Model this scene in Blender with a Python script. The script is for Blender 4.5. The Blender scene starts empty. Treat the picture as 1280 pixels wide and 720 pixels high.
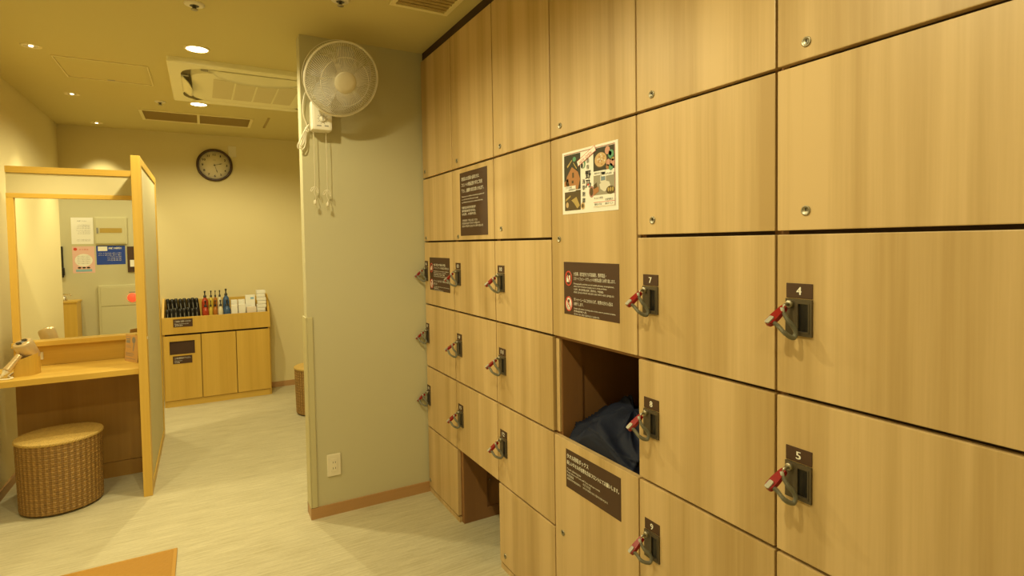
import bpy, bmesh, math, random
from mathutils import Vector, Matrix
random.seed(7)
S = bpy.context.scene
COL = S.collection
PI = math.pi

# ------------------------------------------------------------------ camera
CAM_H = 1.465
yaw, pit, rol = 0.5209, -0.0369, -0.0147
F = Vector((math.sin(yaw)*math.cos(pit), math.cos(yaw)*math.cos(pit), math.sin(pit)))
R0 = Vector((math.cos(yaw), -math.sin(yaw), 0)); U0 = R0.cross(F)
Rv = R0*math.cos(rol)+U0*math.sin(rol); Uv = -R0*math.sin(rol)+U0*math.cos(rol)
cd = bpy.data.cameras.new('camera'); cam = bpy.data.objects.new('camera', cd); COL.objects.link(cam)
m = Matrix.Identity(4)
for i in range(3):
    m[i][0] = Rv[i]; m[i][1] = Uv[i]; m[i][2] = -F[i]
m[2][3] = CAM_H
cam.matrix_world = m
cd.sensor_width = 36; cd.lens = 36*700/1280
cd.shift_x = (640-656.02)/1280; cd.shift_y = (329.3-360)/1280
cd.clip_start = .02
S.camera = cam
# ------------------------------------------------------------------ world, exposure
w = bpy.data.worlds.new('World'); S.world = w; w.use_nodes = True
w.node_tree.nodes['Background'].inputs[0].default_value = (.02, .017, .01, 1)
w.node_tree.nodes['Background'].inputs[1].default_value = 1
S.view_settings.view_transform = 'Standard'; S.view_settings.look = 'None'
S.view_settings.gamma = 1; S.view_settings.use_curve_mapping = False
S.view_settings.exposure = 0.1
LAMP_COL = (1.0, .88, .50)
P_DOWN = 58.0      # W of each ceiling downlight
P_ACC = 42.0       # W of each accent spot

# ------------------------------------------------------------------ materials
MATS = {}
def _new(name):
    mt = bpy.data.materials.new(name); mt.use_nodes = True
    nt = mt.node_tree; b = nt.nodes['Principled BSDF']
    return mt, nt, b
def plain(name, col, rough=.5, metal=0, bump=0, bscale=300, spec=.5, var=0, trans=0, alpha=1):
    if name in MATS: return MATS[name]
    mt, nt, b = _new(name)
    b.inputs['Base Color'].default_value = (*col, 1)
    b.inputs['Roughness'].default_value = rough; b.inputs['Metallic'].default_value = metal
    b.inputs['Specular IOR Level'].default_value = spec
    tc = nt.nodes.new('ShaderNodeTexCoord')
    n = nt.nodes.new('ShaderNodeTexNoise'); n.inputs['Scale'].default_value = bscale; n.inputs['Detail'].default_value = 3
    nt.links.new(tc.outputs['Object'], n.inputs['Vector'])
    if bump:
        bp = nt.nodes.new('ShaderNodeBump'); bp.inputs['Strength'].default_value = bump; bp.inputs['Distance'].default_value = .002
        nt.links.new(n.outputs['Fac'], bp.inputs['Height']); nt.links.new(bp.outputs[0], b.inputs['Normal'])
    if var:
        mx = nt.nodes.new('ShaderNodeMix'); mx.data_type = 'RGBA'
        mx.inputs[6].default_value = (*[c*(1-var) for c in col], 1); mx.inputs[7].default_value = (*[min(1, c*(1+var)) for c in col], 1)
        nt.links.new(n.outputs['Fac'], mx.inputs[0]); nt.links.new(mx.outputs[2], b.inputs['Base Color'])
    if trans: b.inputs['Transmission Weight'].default_value = trans
    if alpha < 1: b.inputs['Alpha'].default_value = alpha
    MATS[name] = mt; return mt
def wood(name, light, dark, axis=2, rough=.42, fine=90, broad=9, con=1.0):
    if name in MATS: return MATS[name]
    mt, nt, b = _new(name)
    N = nt.nodes.new; L = nt.links.new
    tc = N('ShaderNodeTexCoord'); oi = N('ShaderNodeObjectInfo')
    ad = N('ShaderNodeVectorMath'); ad.operation = 'ADD'
    ml = N('ShaderNodeVectorMath'); ml.operation = 'SCALE'; ml.inputs[3].default_value = 37.0
    cmb = N('ShaderNodeCombineXYZ')
    for i in range(3): L(oi.outputs['Random'], cmb.inputs[i])
    L(cmb.outputs[0], ml.inputs[0]); L(tc.outputs['Object'], ad.inputs[0]); L(ml.outputs[0], ad.inputs[1])
    def noise(sc_across, sc_along, detail, dist=0):
        mp = N('ShaderNodeMapping')
        s = [sc_across]*3; s[axis] = sc_along
        mp.inputs['Scale'].default_value = s
        L(ad.outputs[0], mp.inputs[0])
        n = N('ShaderNodeTexNoise'); n.inputs['Scale'].default_value = 1; n.inputs['Detail'].default_value = detail
        n.inputs['Distortion'].default_value = dist
        L(mp.outputs[0], n.inputs['Vector']); return n
    n1 = noise(broad, .25, 2, .2); n2 = noise(fine, 1.2, 4); n3 = noise(fine*3.2, 5, 2)
    a1 = N('ShaderNodeMath'); a1.operation = 'MULTIPLY_ADD'; a1.inputs[1].default_value = .70
    L(n1.outputs['Fac'], a1.inputs[0])
    a2 = N('ShaderNodeMath'); a2.operation = 'MULTIPLY'; a2.inputs[1].default_value = .20; L(n2.outputs['Fac'], a2.inputs[0]); L(a2.outputs[0], a1.inputs[2])
    a3 = N('ShaderNodeMath'); a3.operation = 'MULTIPLY_ADD'; a3.inputs[1].default_value = .10
    L(n3.outputs['Fac'], a3.inputs[0]); L(a1.outputs[0], a3.inputs[2])
    cr = N('ShaderNodeValToRGB')
    cr.color_ramp.elements[0].position = .5-.16/con; cr.color_ramp.elements[0].color = (*dark, 1)
    cr.color_ramp.elements[1].position = .5+.12/con; cr.color_ramp.elements[1].color = (*light, 1)
    L(a3.outputs[0], cr.inputs[0]); L(cr.outputs[0], b.inputs['Base Color'])
    b.inputs['Roughness'].default_value = rough
    bp = N('ShaderNodeBump'); bp.inputs['Strength'].default_value = .06; bp.inputs['Distance'].default_value = .001
    L(n2.outputs['Fac'], bp.inputs['Height']); L(bp.outputs[0], b.inputs['Normal'])
    MATS[name] = mt; return mt
def emit(name, col, strength):
    if name in MATS: return MATS[name]
    mt, nt, b = _new(name)
    b.inputs['Base Color'].default_value = (*col, 1)
    b.inputs['Emission Color'].default_value = (*col, 1); b.inputs['Emission Strength'].default_value = strength
    MATS[name] = mt; return mt

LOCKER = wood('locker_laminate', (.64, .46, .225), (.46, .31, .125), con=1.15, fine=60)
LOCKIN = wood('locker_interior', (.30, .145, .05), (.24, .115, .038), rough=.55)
VWOOD = wood('vanity_oak_upright', (.68, .44, .085), (.55, .335, .05))
VWOODX = wood('vanity_oak_lengthwise', (.69, .455, .09), (.58, .355, .055), axis=0)
VWOODY = wood('vanity_oak_depthwise', (.68, .44, .085), (.55, .335, .05), axis=1)
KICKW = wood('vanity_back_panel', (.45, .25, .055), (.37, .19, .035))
BASEB = wood('baseboard_wood', (.50, .29, .12), (.43, .235, .09), axis=0, con=.6)
GAP = plain('dark_gap', (.05, .025, .012), .8)
CREAM = plain('cream_wallpaper', (.74, .645, .36), .85, bump=.25, bscale=500, spec=.2, var=.03)
GREIGE = plain('greige_wallpaper', (.57, .53, .34), .85, bump=.25, bscale=500, spec=.2, var=.03)
SCREENP = plain('screen_fabric_panel', (.62, .555, .34), .8, bump=.2, bscale=600, spec=.2, var=.03)
CEIL = plain('ceiling_paint', (.64, .55, .25), .9, bump=.1, bscale=300, spec=.1)
WHITE = plain('white_plastic', (.90, .86, .74), .35)
OFFW = plain('offwhite_plastic', (.78, .72, .55), .4)
ACW = plain('aircon_white', (.90, .84, .54), .4)
ACD = plain('aircon_grille', (.70, .62, .36), .6)
PAPER = plain('white_paper', (.86, .84, .76), .7)
BRONZE = plain('bronze_plastic', (.085, .065, .038), .38)
BLACK = plain('black_plastic', (.012, .011, .010), .35)
SIGNB = plain('brown_sign', (.066, .030, .014), .55)
INKW = plain('white_ink', (.85, .82, .72), .7)
INKK = plain('black_ink', (.02, .018, .016), .7)
INKG = plain('grey_ink', (.25, .24, .22), .7)
RED = plain('red_plastic', (.27, .006, .007), .3)
INKR = plain('red_ink', (.62, .06, .03), .6)
COIL = plain('grey_coil', (.23, .22, .16), .45)
CLASP = plain('pale_clasp', (.42, .41, .33), .4)
CHROME = plain('chrome', (.75, .70, .6), .18, metal=1)
NICKEL = plain('nickel', (.40, .37, .28), .42, metal=1)
NAVY = plain('navy_cloth', (.009, .013, .033), .65, bump=.5, bscale=700, spec=.3)
MIRROR = plain('mirror_glass', (.93, .94, .90), .0, metal=1)
GOLDP = plain('champagne_plastic', (.68, .53, .31), .28, metal=.5)
KRAFT = plain('kraft_card', (.56, .33, .12), .8)
DIFF = emit('lamp_diffuser', (1, .86, .55), 14)
DIFF2 = emit('spot_lamp', (1, .82, .5), 5)
VENTB = plain('vent_mesh', (.40, .29, .10), .8)
VENTW = plain('ceiling_white_trim', (.82, .72, .38), .6)
CLOCKR = plain('clock_rim_walnut', (.055, .025, .012), .35)
CLOCKF = plain('clock_face', (.80, .72, .52), .5)
WICK = plain('wicker_strand', (.35, .205, .058), .5, var=.4, bscale=60)
WICKD = plain('wicker_stake', (.24, .13, .033), .55, var=.3, bscale=60)
WICKT = plain('wicker_top_strand', (.60, .41, .12), .5, var=.3, bscale=80)
OUTL = plain('outlet_duct', (.30, .25, .13), .6)
BLADE = plain('fan_blade_clear', (.70, .70, .72), .15, trans=.0, alpha=.45)

# floor: woven vinyl with streaks along X
def floor_mat():
    mt, nt, b = _new('woven_vinyl_floor')
    N = nt.nodes.new; L = nt.links.new
    tc = N('ShaderNodeTexCoord')
    def noise(sc, d):
        mp = N('ShaderNodeMapping'); mp.inputs['Scale'].default_value = sc; L(tc.outputs['Object'], mp.inputs[0])
        n = N('ShaderNodeTexNoise'); n.inputs['Scale'].default_value = 1; n.inputs['Detail'].default_value = d; L(mp.outputs[0], n.inputs['Vector']); return n
    n1 = noise((7, 110, 1), 3); n2 = noise((60, 420, 1), 2); n3 = noise((2.2, 14, 1), 2)
    a = N('ShaderNodeMath'); a.operation = 'MULTIPLY_ADD'; a.inputs[1].default_value = .5; L(n1.outputs['Fac'], a.inputs[0])
    c = N('ShaderNodeMath'); c.operation = 'MULTIPLY'; c.inputs[1].default_value = .3; L(n2.outputs['Fac'], c.inputs[0]); L(c.outputs[0], a.inputs[2])
    e = N('ShaderNodeMath'); e.operation = 'MULTIPLY_ADD'; e.inputs[1].default_value = .2; L(n3.outputs['Fac'], e.inputs[0]); L(a.outputs[0], e.inputs[2])
    cr = N('ShaderNodeValToRGB'); cr.color_ramp.elements[0].position = .34; cr.color_ramp.elements[0].color = (.44, .39, .24, 1)
    cr.color_ramp.elements[1].position = .62; cr.color_ramp.elements[1].color = (.63, .58, .40, 1)
    L(e.outputs[0], cr.inputs[0]); L(cr.outputs[0], b.inputs['Base Color'])
    b.inputs['Roughness'].default_value = .55; b.inputs['Specular IOR Level'].default_value = .3
    bp = N('ShaderNodeBump'); bp.inputs['Strength'].default_value = .15; bp.inputs['Distance'].default_value = .001
    L(n2.outputs['Fac'], bp.inputs['Height']); L(bp.outputs[0], b.inputs['Normal'])
    return mt
FLOOR = floor_mat()

# ------------------------------------------------------------------ mesh builder
class MB:
    def __init__(s): s.v = []; s.f = []; s.m = []; s.mats = []; s.sm = []
    def mi(s, mat):
        if mat not in s.mats: s.mats.append(mat)
        return s.mats.index(mat)
    def add(s, vs, fs, mat, smooth=False):
        o = len(s.v); s.v += [tuple(v) for v in vs]; k = s.mi(mat)
        for f in fs: s.f.append([i+o for i in f]); s.m.append(k); s.sm.append(smooth)
        return s
    def box(s, x0, x1, y0, y1, z0, z1, mat, bev=0):
        if x0 > x1: x0, x1 = x1, x0
        if y0 > y1: y0, y1 = y1, y0
        if z0 > z1: z0, z1 = z1, z0
        if bev <= 0:
            vs = [(x, y, z) for x in (x0, x1) for y in (y0, y1) for z in (z0, z1)]
            fs = [(0, 1, 3, 2), (4, 6, 7, 5), (0, 4, 5, 1), (2, 3, 7, 6), (0, 2, 6, 4), (1, 5, 7, 3)]
            return s.add(vs, fs, mat)
        bm = bmesh.new()
        bmesh.ops.create_cube(bm, size=1)
        for v in bm.verts:
            v.co = Vector(((x0+x1)/2+v.co.x*(x1-x0), (y0+y1)/2+v.co.y*(y1-y0), (z0+z1)/2+v.co.z*(z1-z0)))
        bmesh.ops.bevel(bm, geom=bm.edges[:], offset=bev, segments=2, affect='EDGES', profile=.6)
        return s.bm(bm, mat)
    def bm(s, bm, mat, smooth=False, M=None):
        bm.verts.index_update()
        vs = [(M @ v.co if M else v.co.copy()) for v in bm.verts]
        s.add(vs, [[v.index for v in f.verts] for f in bm.faces], mat, smooth); bm.free(); return s
    def poly(s, pts, mat): return s.add(pts, [list(range(len(pts)))], mat)
    def prism(s, pts, d, mat):          # closed polygon extruded by the vector d
        n = len(pts); d = Vector(d); a = [Vector(p) for p in pts]
        vs = a+[p+d for p in a]
        fs = [list(range(n))[::-1], list(range(n, 2*n))]+[(i, (i+1) % n, (i+1) % n+n, i+n) for i in range(n)]
        return s.add(vs, fs, mat)
    def lathe(s, prof, M, mat, n=32, smooth=True, caps=True):   # prof: (radius, height) about local z
        vs = []; fs = []
        for r, h in prof:
            for i in range(n):
                a = 2*PI*i/n; vs.append(M @ Vector((r*math.cos(a), r*math.sin(a), h)))
        for j in range(len(prof)-1):
            for i in range(n):
                k = (i+1) % n; fs.append((j*n+i, j*n+k, (j+1)*n+k, (j+1)*n+i))
        s.add(vs, fs, mat, smooth)
        if caps:
            if prof[0][0] > 1e-6: s.add(vs[:n], [list(range(n))[::-1]], mat)
            if prof[-1][0] > 1e-6: s.add(vs[-n:], [list(range(n))], mat)
        return s
    def tube(s, pts, r, mat, n=8, smooth=True, closed=False):
        pts = [Vector(p) for p in pts]; N = len(pts); vs = []; fs = []
        rr = r if isinstance(r, (list, tuple)) else [r]*N
        up = None
        for i, p in enumerate(pts):
            if closed: t = pts[(i+1) % N]-pts[i-1]
            else: t = pts[min(i+1, N-1)]-pts[max(i-1, 0)]
            t.normalize()
            if up is None:
                up = t.orthogonal().normalized()
            up = (up-t*up.dot(t)).normalized(); sd = t.cross(up)
            for k in range(n):
                a = 2*PI*k/n; vs.append(p+(up*math.cos(a)+sd*math.sin(a))*rr[i])
        for i in range(N if closed else N-1):
            j = (i+1) % N
            for k in range(n):
                l = (k+1) % n; fs.append((i*n+k, i*n+l, j*n+l, j*n+k))
        if not closed: fs += [list(range(n))[::-1], list(range((N-1)*n, N*n))]
        return s.add(vs, fs, mat, smooth)
    def build(s, name, parent=None, off=None, **props):
        me = bpy.data.meshes.new(name)
        o_ = Vector((0, 0, 0))
        if parent is not None:
            p = parent
            while p is not None: o_ += p.location; p = p.parent
        if off is not None: o_ = o_+Vector(off)
        me.from_pydata([tuple(Vector(v)-o_) for v in s.v], [], s.f)
        for mt in s.mats: me.materials.append(mt)
        me.polygons.foreach_set('material_index', s.m)
        me.polygons.foreach_set('use_smooth', s.sm)
        bm = bmesh.new(); bm.from_mesh(me); bmesh.ops.recalc_face_normals(bm, faces=bm.faces[:]) if not props.pop('flat_print', False) else None
        bm.to_mesh(me); bm.free(); me.update()
        o = bpy.data.objects.new(name, me); COL.objects.link(o)
        if parent is not None: o.parent = parent
        if off is not None: o.location = off
        for k, v in props.items(): o[k] = v
        return o
def thing(name, loc, label, cat, group=None):
    o = bpy.data.objects.new(name, None); COL.objects.link(o); o.location = loc; o.empty_display_size = .1
    o['label'] = label; o['category'] = cat
    if group: o['group'] = group
    return o
def tag(o, label, cat, group=None):
    o['label'] = label; o['category'] = cat
    if group: o['group'] = group
    return o
def struct(name, mb, parent=None):
    o = mb.build(name, parent); o['kind'] = 'structure'; return o
def copy_tree(o, parent=None):
    c = o.copy(); COL.objects.link(c); c.parent = parent
    for ch in list(o.children): copy_tree(ch, c)
    return c
def bez(p, n=24):                      # Catmull-Rom through the points
    p = [Vector(a) for a in p]; q = [p[0]*2-p[1]]+p+[p[-1]*2-p[-2]]; out = []
    for i in range(1, len(q)-2):
        for k in range(n):
            t = k/n; a, b, c, d = q[i-1:i+3]
            out.append(.5*((2*b)+(c-a)*t+(2*a-5*b+4*c-d)*t*t+(3*b-a-3*c+d)*t**3))
    out.append(p[-1]); return out
def frame_M(o, z, up=(0, 0, 1)):
    z = Vector(z).normalized(); x = Vector(up).cross(z)
    if x.length < 1e-4: x = Vector((1, 0, 0))
    x.normalize(); y = z.cross(x)
    M = Matrix.Identity(4)
    for i in range(3): M[i][0] = x[i]; M[i][1] = y[i]; M[i][2] = z[i]; M[i][3] = o[i]
    return M

# flat print on a plane: O = top-left corner, r = right, n = normal; y runs down
_tc = {}
def text2d(body):
    if body not in _tc:
        c = bpy.data.curves.new('lettering', 'FONT'); c.body = body; c.resolution_u = 2; c.fill_mode = 'FRONT'
        o = bpy.data.objects.new('lettering', c); COL.objects.link(o)
        dg = bpy.context.evaluated_depsgraph_get()
        me = bpy.data.meshes.new_from_object(o.evaluated_get(dg))
        vs = [(v.co.x, v.co.y) for v in me.vertices]; fs = [list(p.vertices) for p in me.polygons]
        bpy.data.objects.remove(o); bpy.data.curves.remove(c); bpy.data.meshes.remove(me)
        _tc[body] = (vs, fs)
    return _tc[body]
class Print:
    def __init__(s, O, r, n): s.O = Vector(O); s.r = Vector(r); s.n = Vector(n); s.u = s.n.cross(s.r); s.mb = MB()
    def pt(s, x, y, l): return s.O+s.r*x-s.u*y+s.n*(.0004+.0003*l)
    def rect(s, x, y, w, h, mat, l=0): s.mb.poly([s.pt(x, y+h, l), s.pt(x+w, y+h, l), s.pt(x+w, y, l), s.pt(x, y, l)], mat)
    def poly(s, pts, mat, l=0): s.mb.poly([s.pt(x, y, l) for x, y in pts], mat)
    def disc(s, x, y, rx, ry, mat, l=0, n=20): s.mb.poly([s.pt(x+rx*math.cos(-2*PI*i/n), y+ry*math.sin(-2*PI*i/n), l) for i in range(n)], mat)
    def ring(s, x, y, rx, ry, t, mat, l=0, n=24):
        for i in range(n):
            a, b = 2*PI*i/n, 2*PI*(i+1)/n
            s.mb.poly([s.pt(x+rx*math.cos(a), y+ry*math.sin(a), l), s.pt(x+(rx-t)*math.cos(a), y+(ry-t)*math.sin(a), l),
                       s.pt(x+(rx-t)*math.cos(b), y+(ry-t)*math.sin(b), l), s.pt(x+rx*math.cos(b), y+ry*math.sin(b), l)], mat)
    def text(s, body, x, y, h, mat, w=None, l=1, rot=0, bold=0):   # y = baseline-ish bottom of the line, w = total width to fill
        vs, fs = text2d(body)
        if not vs: return
        x0 = min(v[0] for v in vs); x1 = max(v[0] for v in vs)
        sx = h if w is None else w/(x1-x0)
        ca, sa = math.cos(rot), math.sin(rot)
        for d in ([0] if not bold else [-bold, 0, bold]):
            out = []
            for vx, vy in vs:
                a = (vx-x0)*sx+d; b = vy*h
                out.append(s.pt(x+a*ca-b*sa, y-(a*sa+b*ca), l+.2*(d != 0)+.1*(d > 0)))
            s.mb.add(out, fs, mat)
    def build(s, name, parent): return s.mb.build(name, parent, flat_print=True)

# ------------------------------------------------------------------ setting
ZC = 2.566; XL = -1.081; YB = 6.33; YW = 3.132; XP = .465; XK = 1.12; YR = .70; XR = 1.9; XRE = -2.1
struct('floor', MB().box(XRE-.1, XR+.1, -1.4, YB+.1, -.1, 0, FLOOR))
struct('ceiling', MB().box(XRE-.1, XR+.1, -1.4, YB+.1, ZC, ZC+.1, CEIL))
struct('wall_left', MB().box(XL-.12, XL, 2.53, YB+.1, 0, ZC, CREAM))
struct('wall_recess', MB().box(XRE, XL-.12, 2.53, 2.65, 0, ZC, CREAM))
struct('wall_recess_left', MB().box(XRE-.1, XRE, YR-.1, 2.65, 0, ZC, CREAM))
struct('wall_far', MB().box(XL, XR+.1, YB, YB+.1, 0, ZC, CREAM))
struct('wall_rear', MB().box(XRE, -.5, YR-.1, YR, 0, ZC, GREIGE))
struct('wall_entry', MB().box(-.6, -.5, -1.4, YR-.1, 0, ZC, GREIGE))
struct('wall_behind', MB().box(-.5, XR+.1, -1.4, -1.3, 0, ZC, GREIGE))
struct('wall_right', MB().box(XK+.02, XK+.12, -1.3, .34, 0, ZC, CREAM))
struct('wall_right_back', MB().box(XR, XR+.1, -1.3, YB, 0, ZC, CREAM))
struct('wall_wing', MB().box(XP, XR, YW+.004, YW+.1, 0, ZC, GREIGE))
# baseboards
struct('baseboard_left', MB().box(XL, XL+.01, 2.53, 4.43, 0, .055, BASEB).box(XL, XL+.01, 4.43, YB, 0, .055, BASEB))
struct('baseboard_far', MB().box(.56, XR, YB-.01, YB, 0, .055, BASEB))
struct('baseboard_wing', MB().box(XP-.008, 1.128, YW-.006, YW+.004, 0, .06, BASEB).box(XP-.008, XP, YW+.004, YW+.11, 0, .06, BASEB).box(XP-.008, XR, YW+.1, YW+.11, 0, .06, BASEB))
struct('baseboard_rear', MB().box(XRE, -.5, YR, YR+.01, 0, .055, BASEB))
# L-shaped corner guard on the wing wall end
GUARD = plain('corner_guard_vinyl', (.55, .50, .28), .5)
g = MB()
g.box(XP-.009, XP-.001, YW-.004, YW+.104, .061, 1.087, GUARD, .003)
g.box(XP-.001, XP+.028, YW-.004, YW+.004, .061, 1.087, GUARD, .003)
struct('trim_1', g)

# ------------------------------------------------------------------ ceiling lights
def spot(name, loc, power, size, blend, parent, aim=None, rad=.025):
    ld = bpy.data.lights.new(name, 'SPOT'); ld.energy = power; ld.color = LAMP_COL
    ld.spot_size = math.radians(size); ld.spot_blend = blend; ld.shadow_soft_size = rad
    o = bpy.data.objects.new(name, ld); COL.objects.link(o)
    o.parent = parent; o.location = loc
    if aim: o.rotation_euler = (Vector(aim)).to_track_quat('-Z', 'Y').to_euler()
    return o
def downlight(x, y, label, power=P_DOWN, size=162, r=.053, group='round ceiling downlights'):
    t = thing('ceiling_downlight', (x, y, ZC), label, 'downlight', group)
    M = Matrix.Translation((x, y, ZC))
    MB().lathe([(r, -.001), (r+.001, -.006), (r+.011, -.004), (r+.012, 0)], M, VENTW, 32, caps=False).build('trim_ring', t)
    MB().lathe([(0, -.003), (r, -.003), (r, -.001)], M, DIFF, 32, caps=False).build('diffuser', t)
    spot('downlight_lamp', (0, 0, -.03), power, size, .45, t)
    return t
downlight(.005, 3.624, 'round glowing ceiling downlight just in front of the air conditioner')
downlight(.005, 5.004, 'round glowing ceiling downlight behind the air conditioner, near the long vent')
downlight(.005, 2.244, 'ceiling downlight above the aisle beside the wall fan, out of frame', 36)
downlight(.005, .864, 'ceiling downlight above the camera in front of the lockers', 47)
downlight(.005, -.516, 'ceiling downlight behind the camera', 14)
downlight(-1.35, 1.75, 'added unseen ceiling downlight brightening the entry recess that the mirror shows', 40)  # extra lamp, itself out of view, added to light the mirrored recess
def accent(x, y, label, power=P_ACC):
    t = thing('accent_spotlight', (x, y, ZC), label, 'spotlight', 'small accent spotlights by the left wall')
    M = Matrix.Translation((x, y, ZC))
    MB().lathe([(.034, -.001), (.036, -.006), (.046, -.004), (.047, 0)], M, VENTW, 28, caps=False).build('trim_ring', t)
    MB().lathe([(0, -.002), (.012, -.002), (.034, -.001)], M, CHROME, 28, caps=False).build('reflector', t)
    MB().lathe([(0, -.006), (.009, -.006), (.011, -.003)], M, DIFF2, 16, caps=False).build('lamp_capsule', t)
    spot('accent_lamp', (0, 0, -.02), power, 76, .75, t, rad=.02)
    return t
accent(-.77, 3.97, 'small recessed accent spotlight nearest the camera on the left of the ceiling')
accent(-.77, 5.06, 'small recessed accent spotlight, middle one of the left ceiling row beside the hatch')
accent(-.77, 6.12, 'small recessed accent spotlight, farthest one, close to the back wall')
accent(-.77, 2.88, 'small recessed accent spotlight above the mat, out of frame')

# ceiling fittings
def hatch(name, x0, x1, y0, y1, label):
    t = thing(name, ((x0+x1)/2, (y0+y1)/2, ZC), label, 'hatch')
    f = MB(); e = .006
    for a in ((x0, x1, y0, y0+e), (x0, x1, y1-e, y1), (x0, x0+e, y0+e, y1-e)): f.box(*a, ZC-.006, ZC, VENTW)
    f.box(x1-e, x1, y0+e, y1-e, ZC-.006, ZC, VENTW); f.build('frame', t)
    MB().box(x0+e+.003, x1-e-.003, y0+e+.003, y1-e-.003, ZC-.002, ZC, CEIL).build('panel', t)
    MB().box((x0+x1)/2-.02, (x0+x1)/2+.02, y1-e-.022, y1-e-.008, ZC-.004, ZC-.002, NICKEL).build('latch', t)
hatch('access_hatch', -.712, -.256, 4.10, 4.56, 'flush square access hatch in the ceiling above the vanity')
def vent(name, x0, x1, y0, y1, n, label, bar=.02):
    t = thing(name, ((x0+x1)/2, (y0+y1)/2, ZC), label, 'vent')
    f = MB(); e = .022
    for a in ((x0, x1, y0, y0+e), (x0, x1, y1-e, y1), (x0, x0+e, y0+e, y1-e), (x1-e, x1, y0+e, y1-e)): f.box(*a, ZC-.008, ZC, VENTW)
    f.build('frame', t)
    w_ = (x1-x0-2*e-(n-1)*bar)/n
    for i in range(n):
        a = x0+e+i*(w_+bar)
        if i: MB().box(a-bar, a, y0+e, y1-e, ZC-.008, ZC, VENTW).build('divider', t)
        p = MB().box(a, a+w_, y0+e, y1-e, ZC-.002, ZC, VENTB).build('mesh_panel', t)
        sl = MB(); k = 16; dy = (y1-y0-2*e)/k
        for j in range(k): sl.box(a, a+w_, y0+e+j*dy+.004, y0+e+j*dy+.009, ZC-.006, ZC-.002, VENTB)
        sl.build('slats', p, kind='stuff')
vent('return_air_vent', -.41, .41, 5.37, 5.77, 2, 'long two-panel brown return air vent in the ceiling near the back wall')
vent('exhaust_vent', .77, 1.05, 1.98, 2.55, 1, 'dark ceiling vent grille beside the top of the lockers')
t = MB().box(.515, .533, 5.28, 5.74, ZC-.003, ZC, VENTB).build('slot_vent'); tag(t, 'thin dark slot in the ceiling right of the two-panel vent', 'vent')
def detector(x, y, r, label):
    t = thing('sprinkler_head', (x, y, ZC), label, 'sprinkler', 'sprinkler heads in the ceiling')
    M = Matrix.Translation((x, y, ZC))
    MB().lathe([(r, 0), (r, -.004), (r*.8, -.008), (r*.45, -.009)], M, OFFW, 28, caps=False).build('cover_plate', t)
    MB().lathe([(r*.45, -.009), (r*.42, -.004), (0, -.004)], M, INKG, 20, caps=False).build('recess', t)
    MB().lathe([(.008, -.005), (.008, -.022), (.014, -.024), (.014, -.027), (0, -.027)], M, NICKEL, 16).build('deflector', t)
detector(0, 2.969, .042, 'round sprinkler head in the ceiling nearest the camera')
detector(-.246, 5.047, .036, 'small round sprinkler head in the ceiling left of the farther downlight')
detector(.569, 2.62, .040, 'round sprinkler head in the ceiling above the wall fan')

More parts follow.
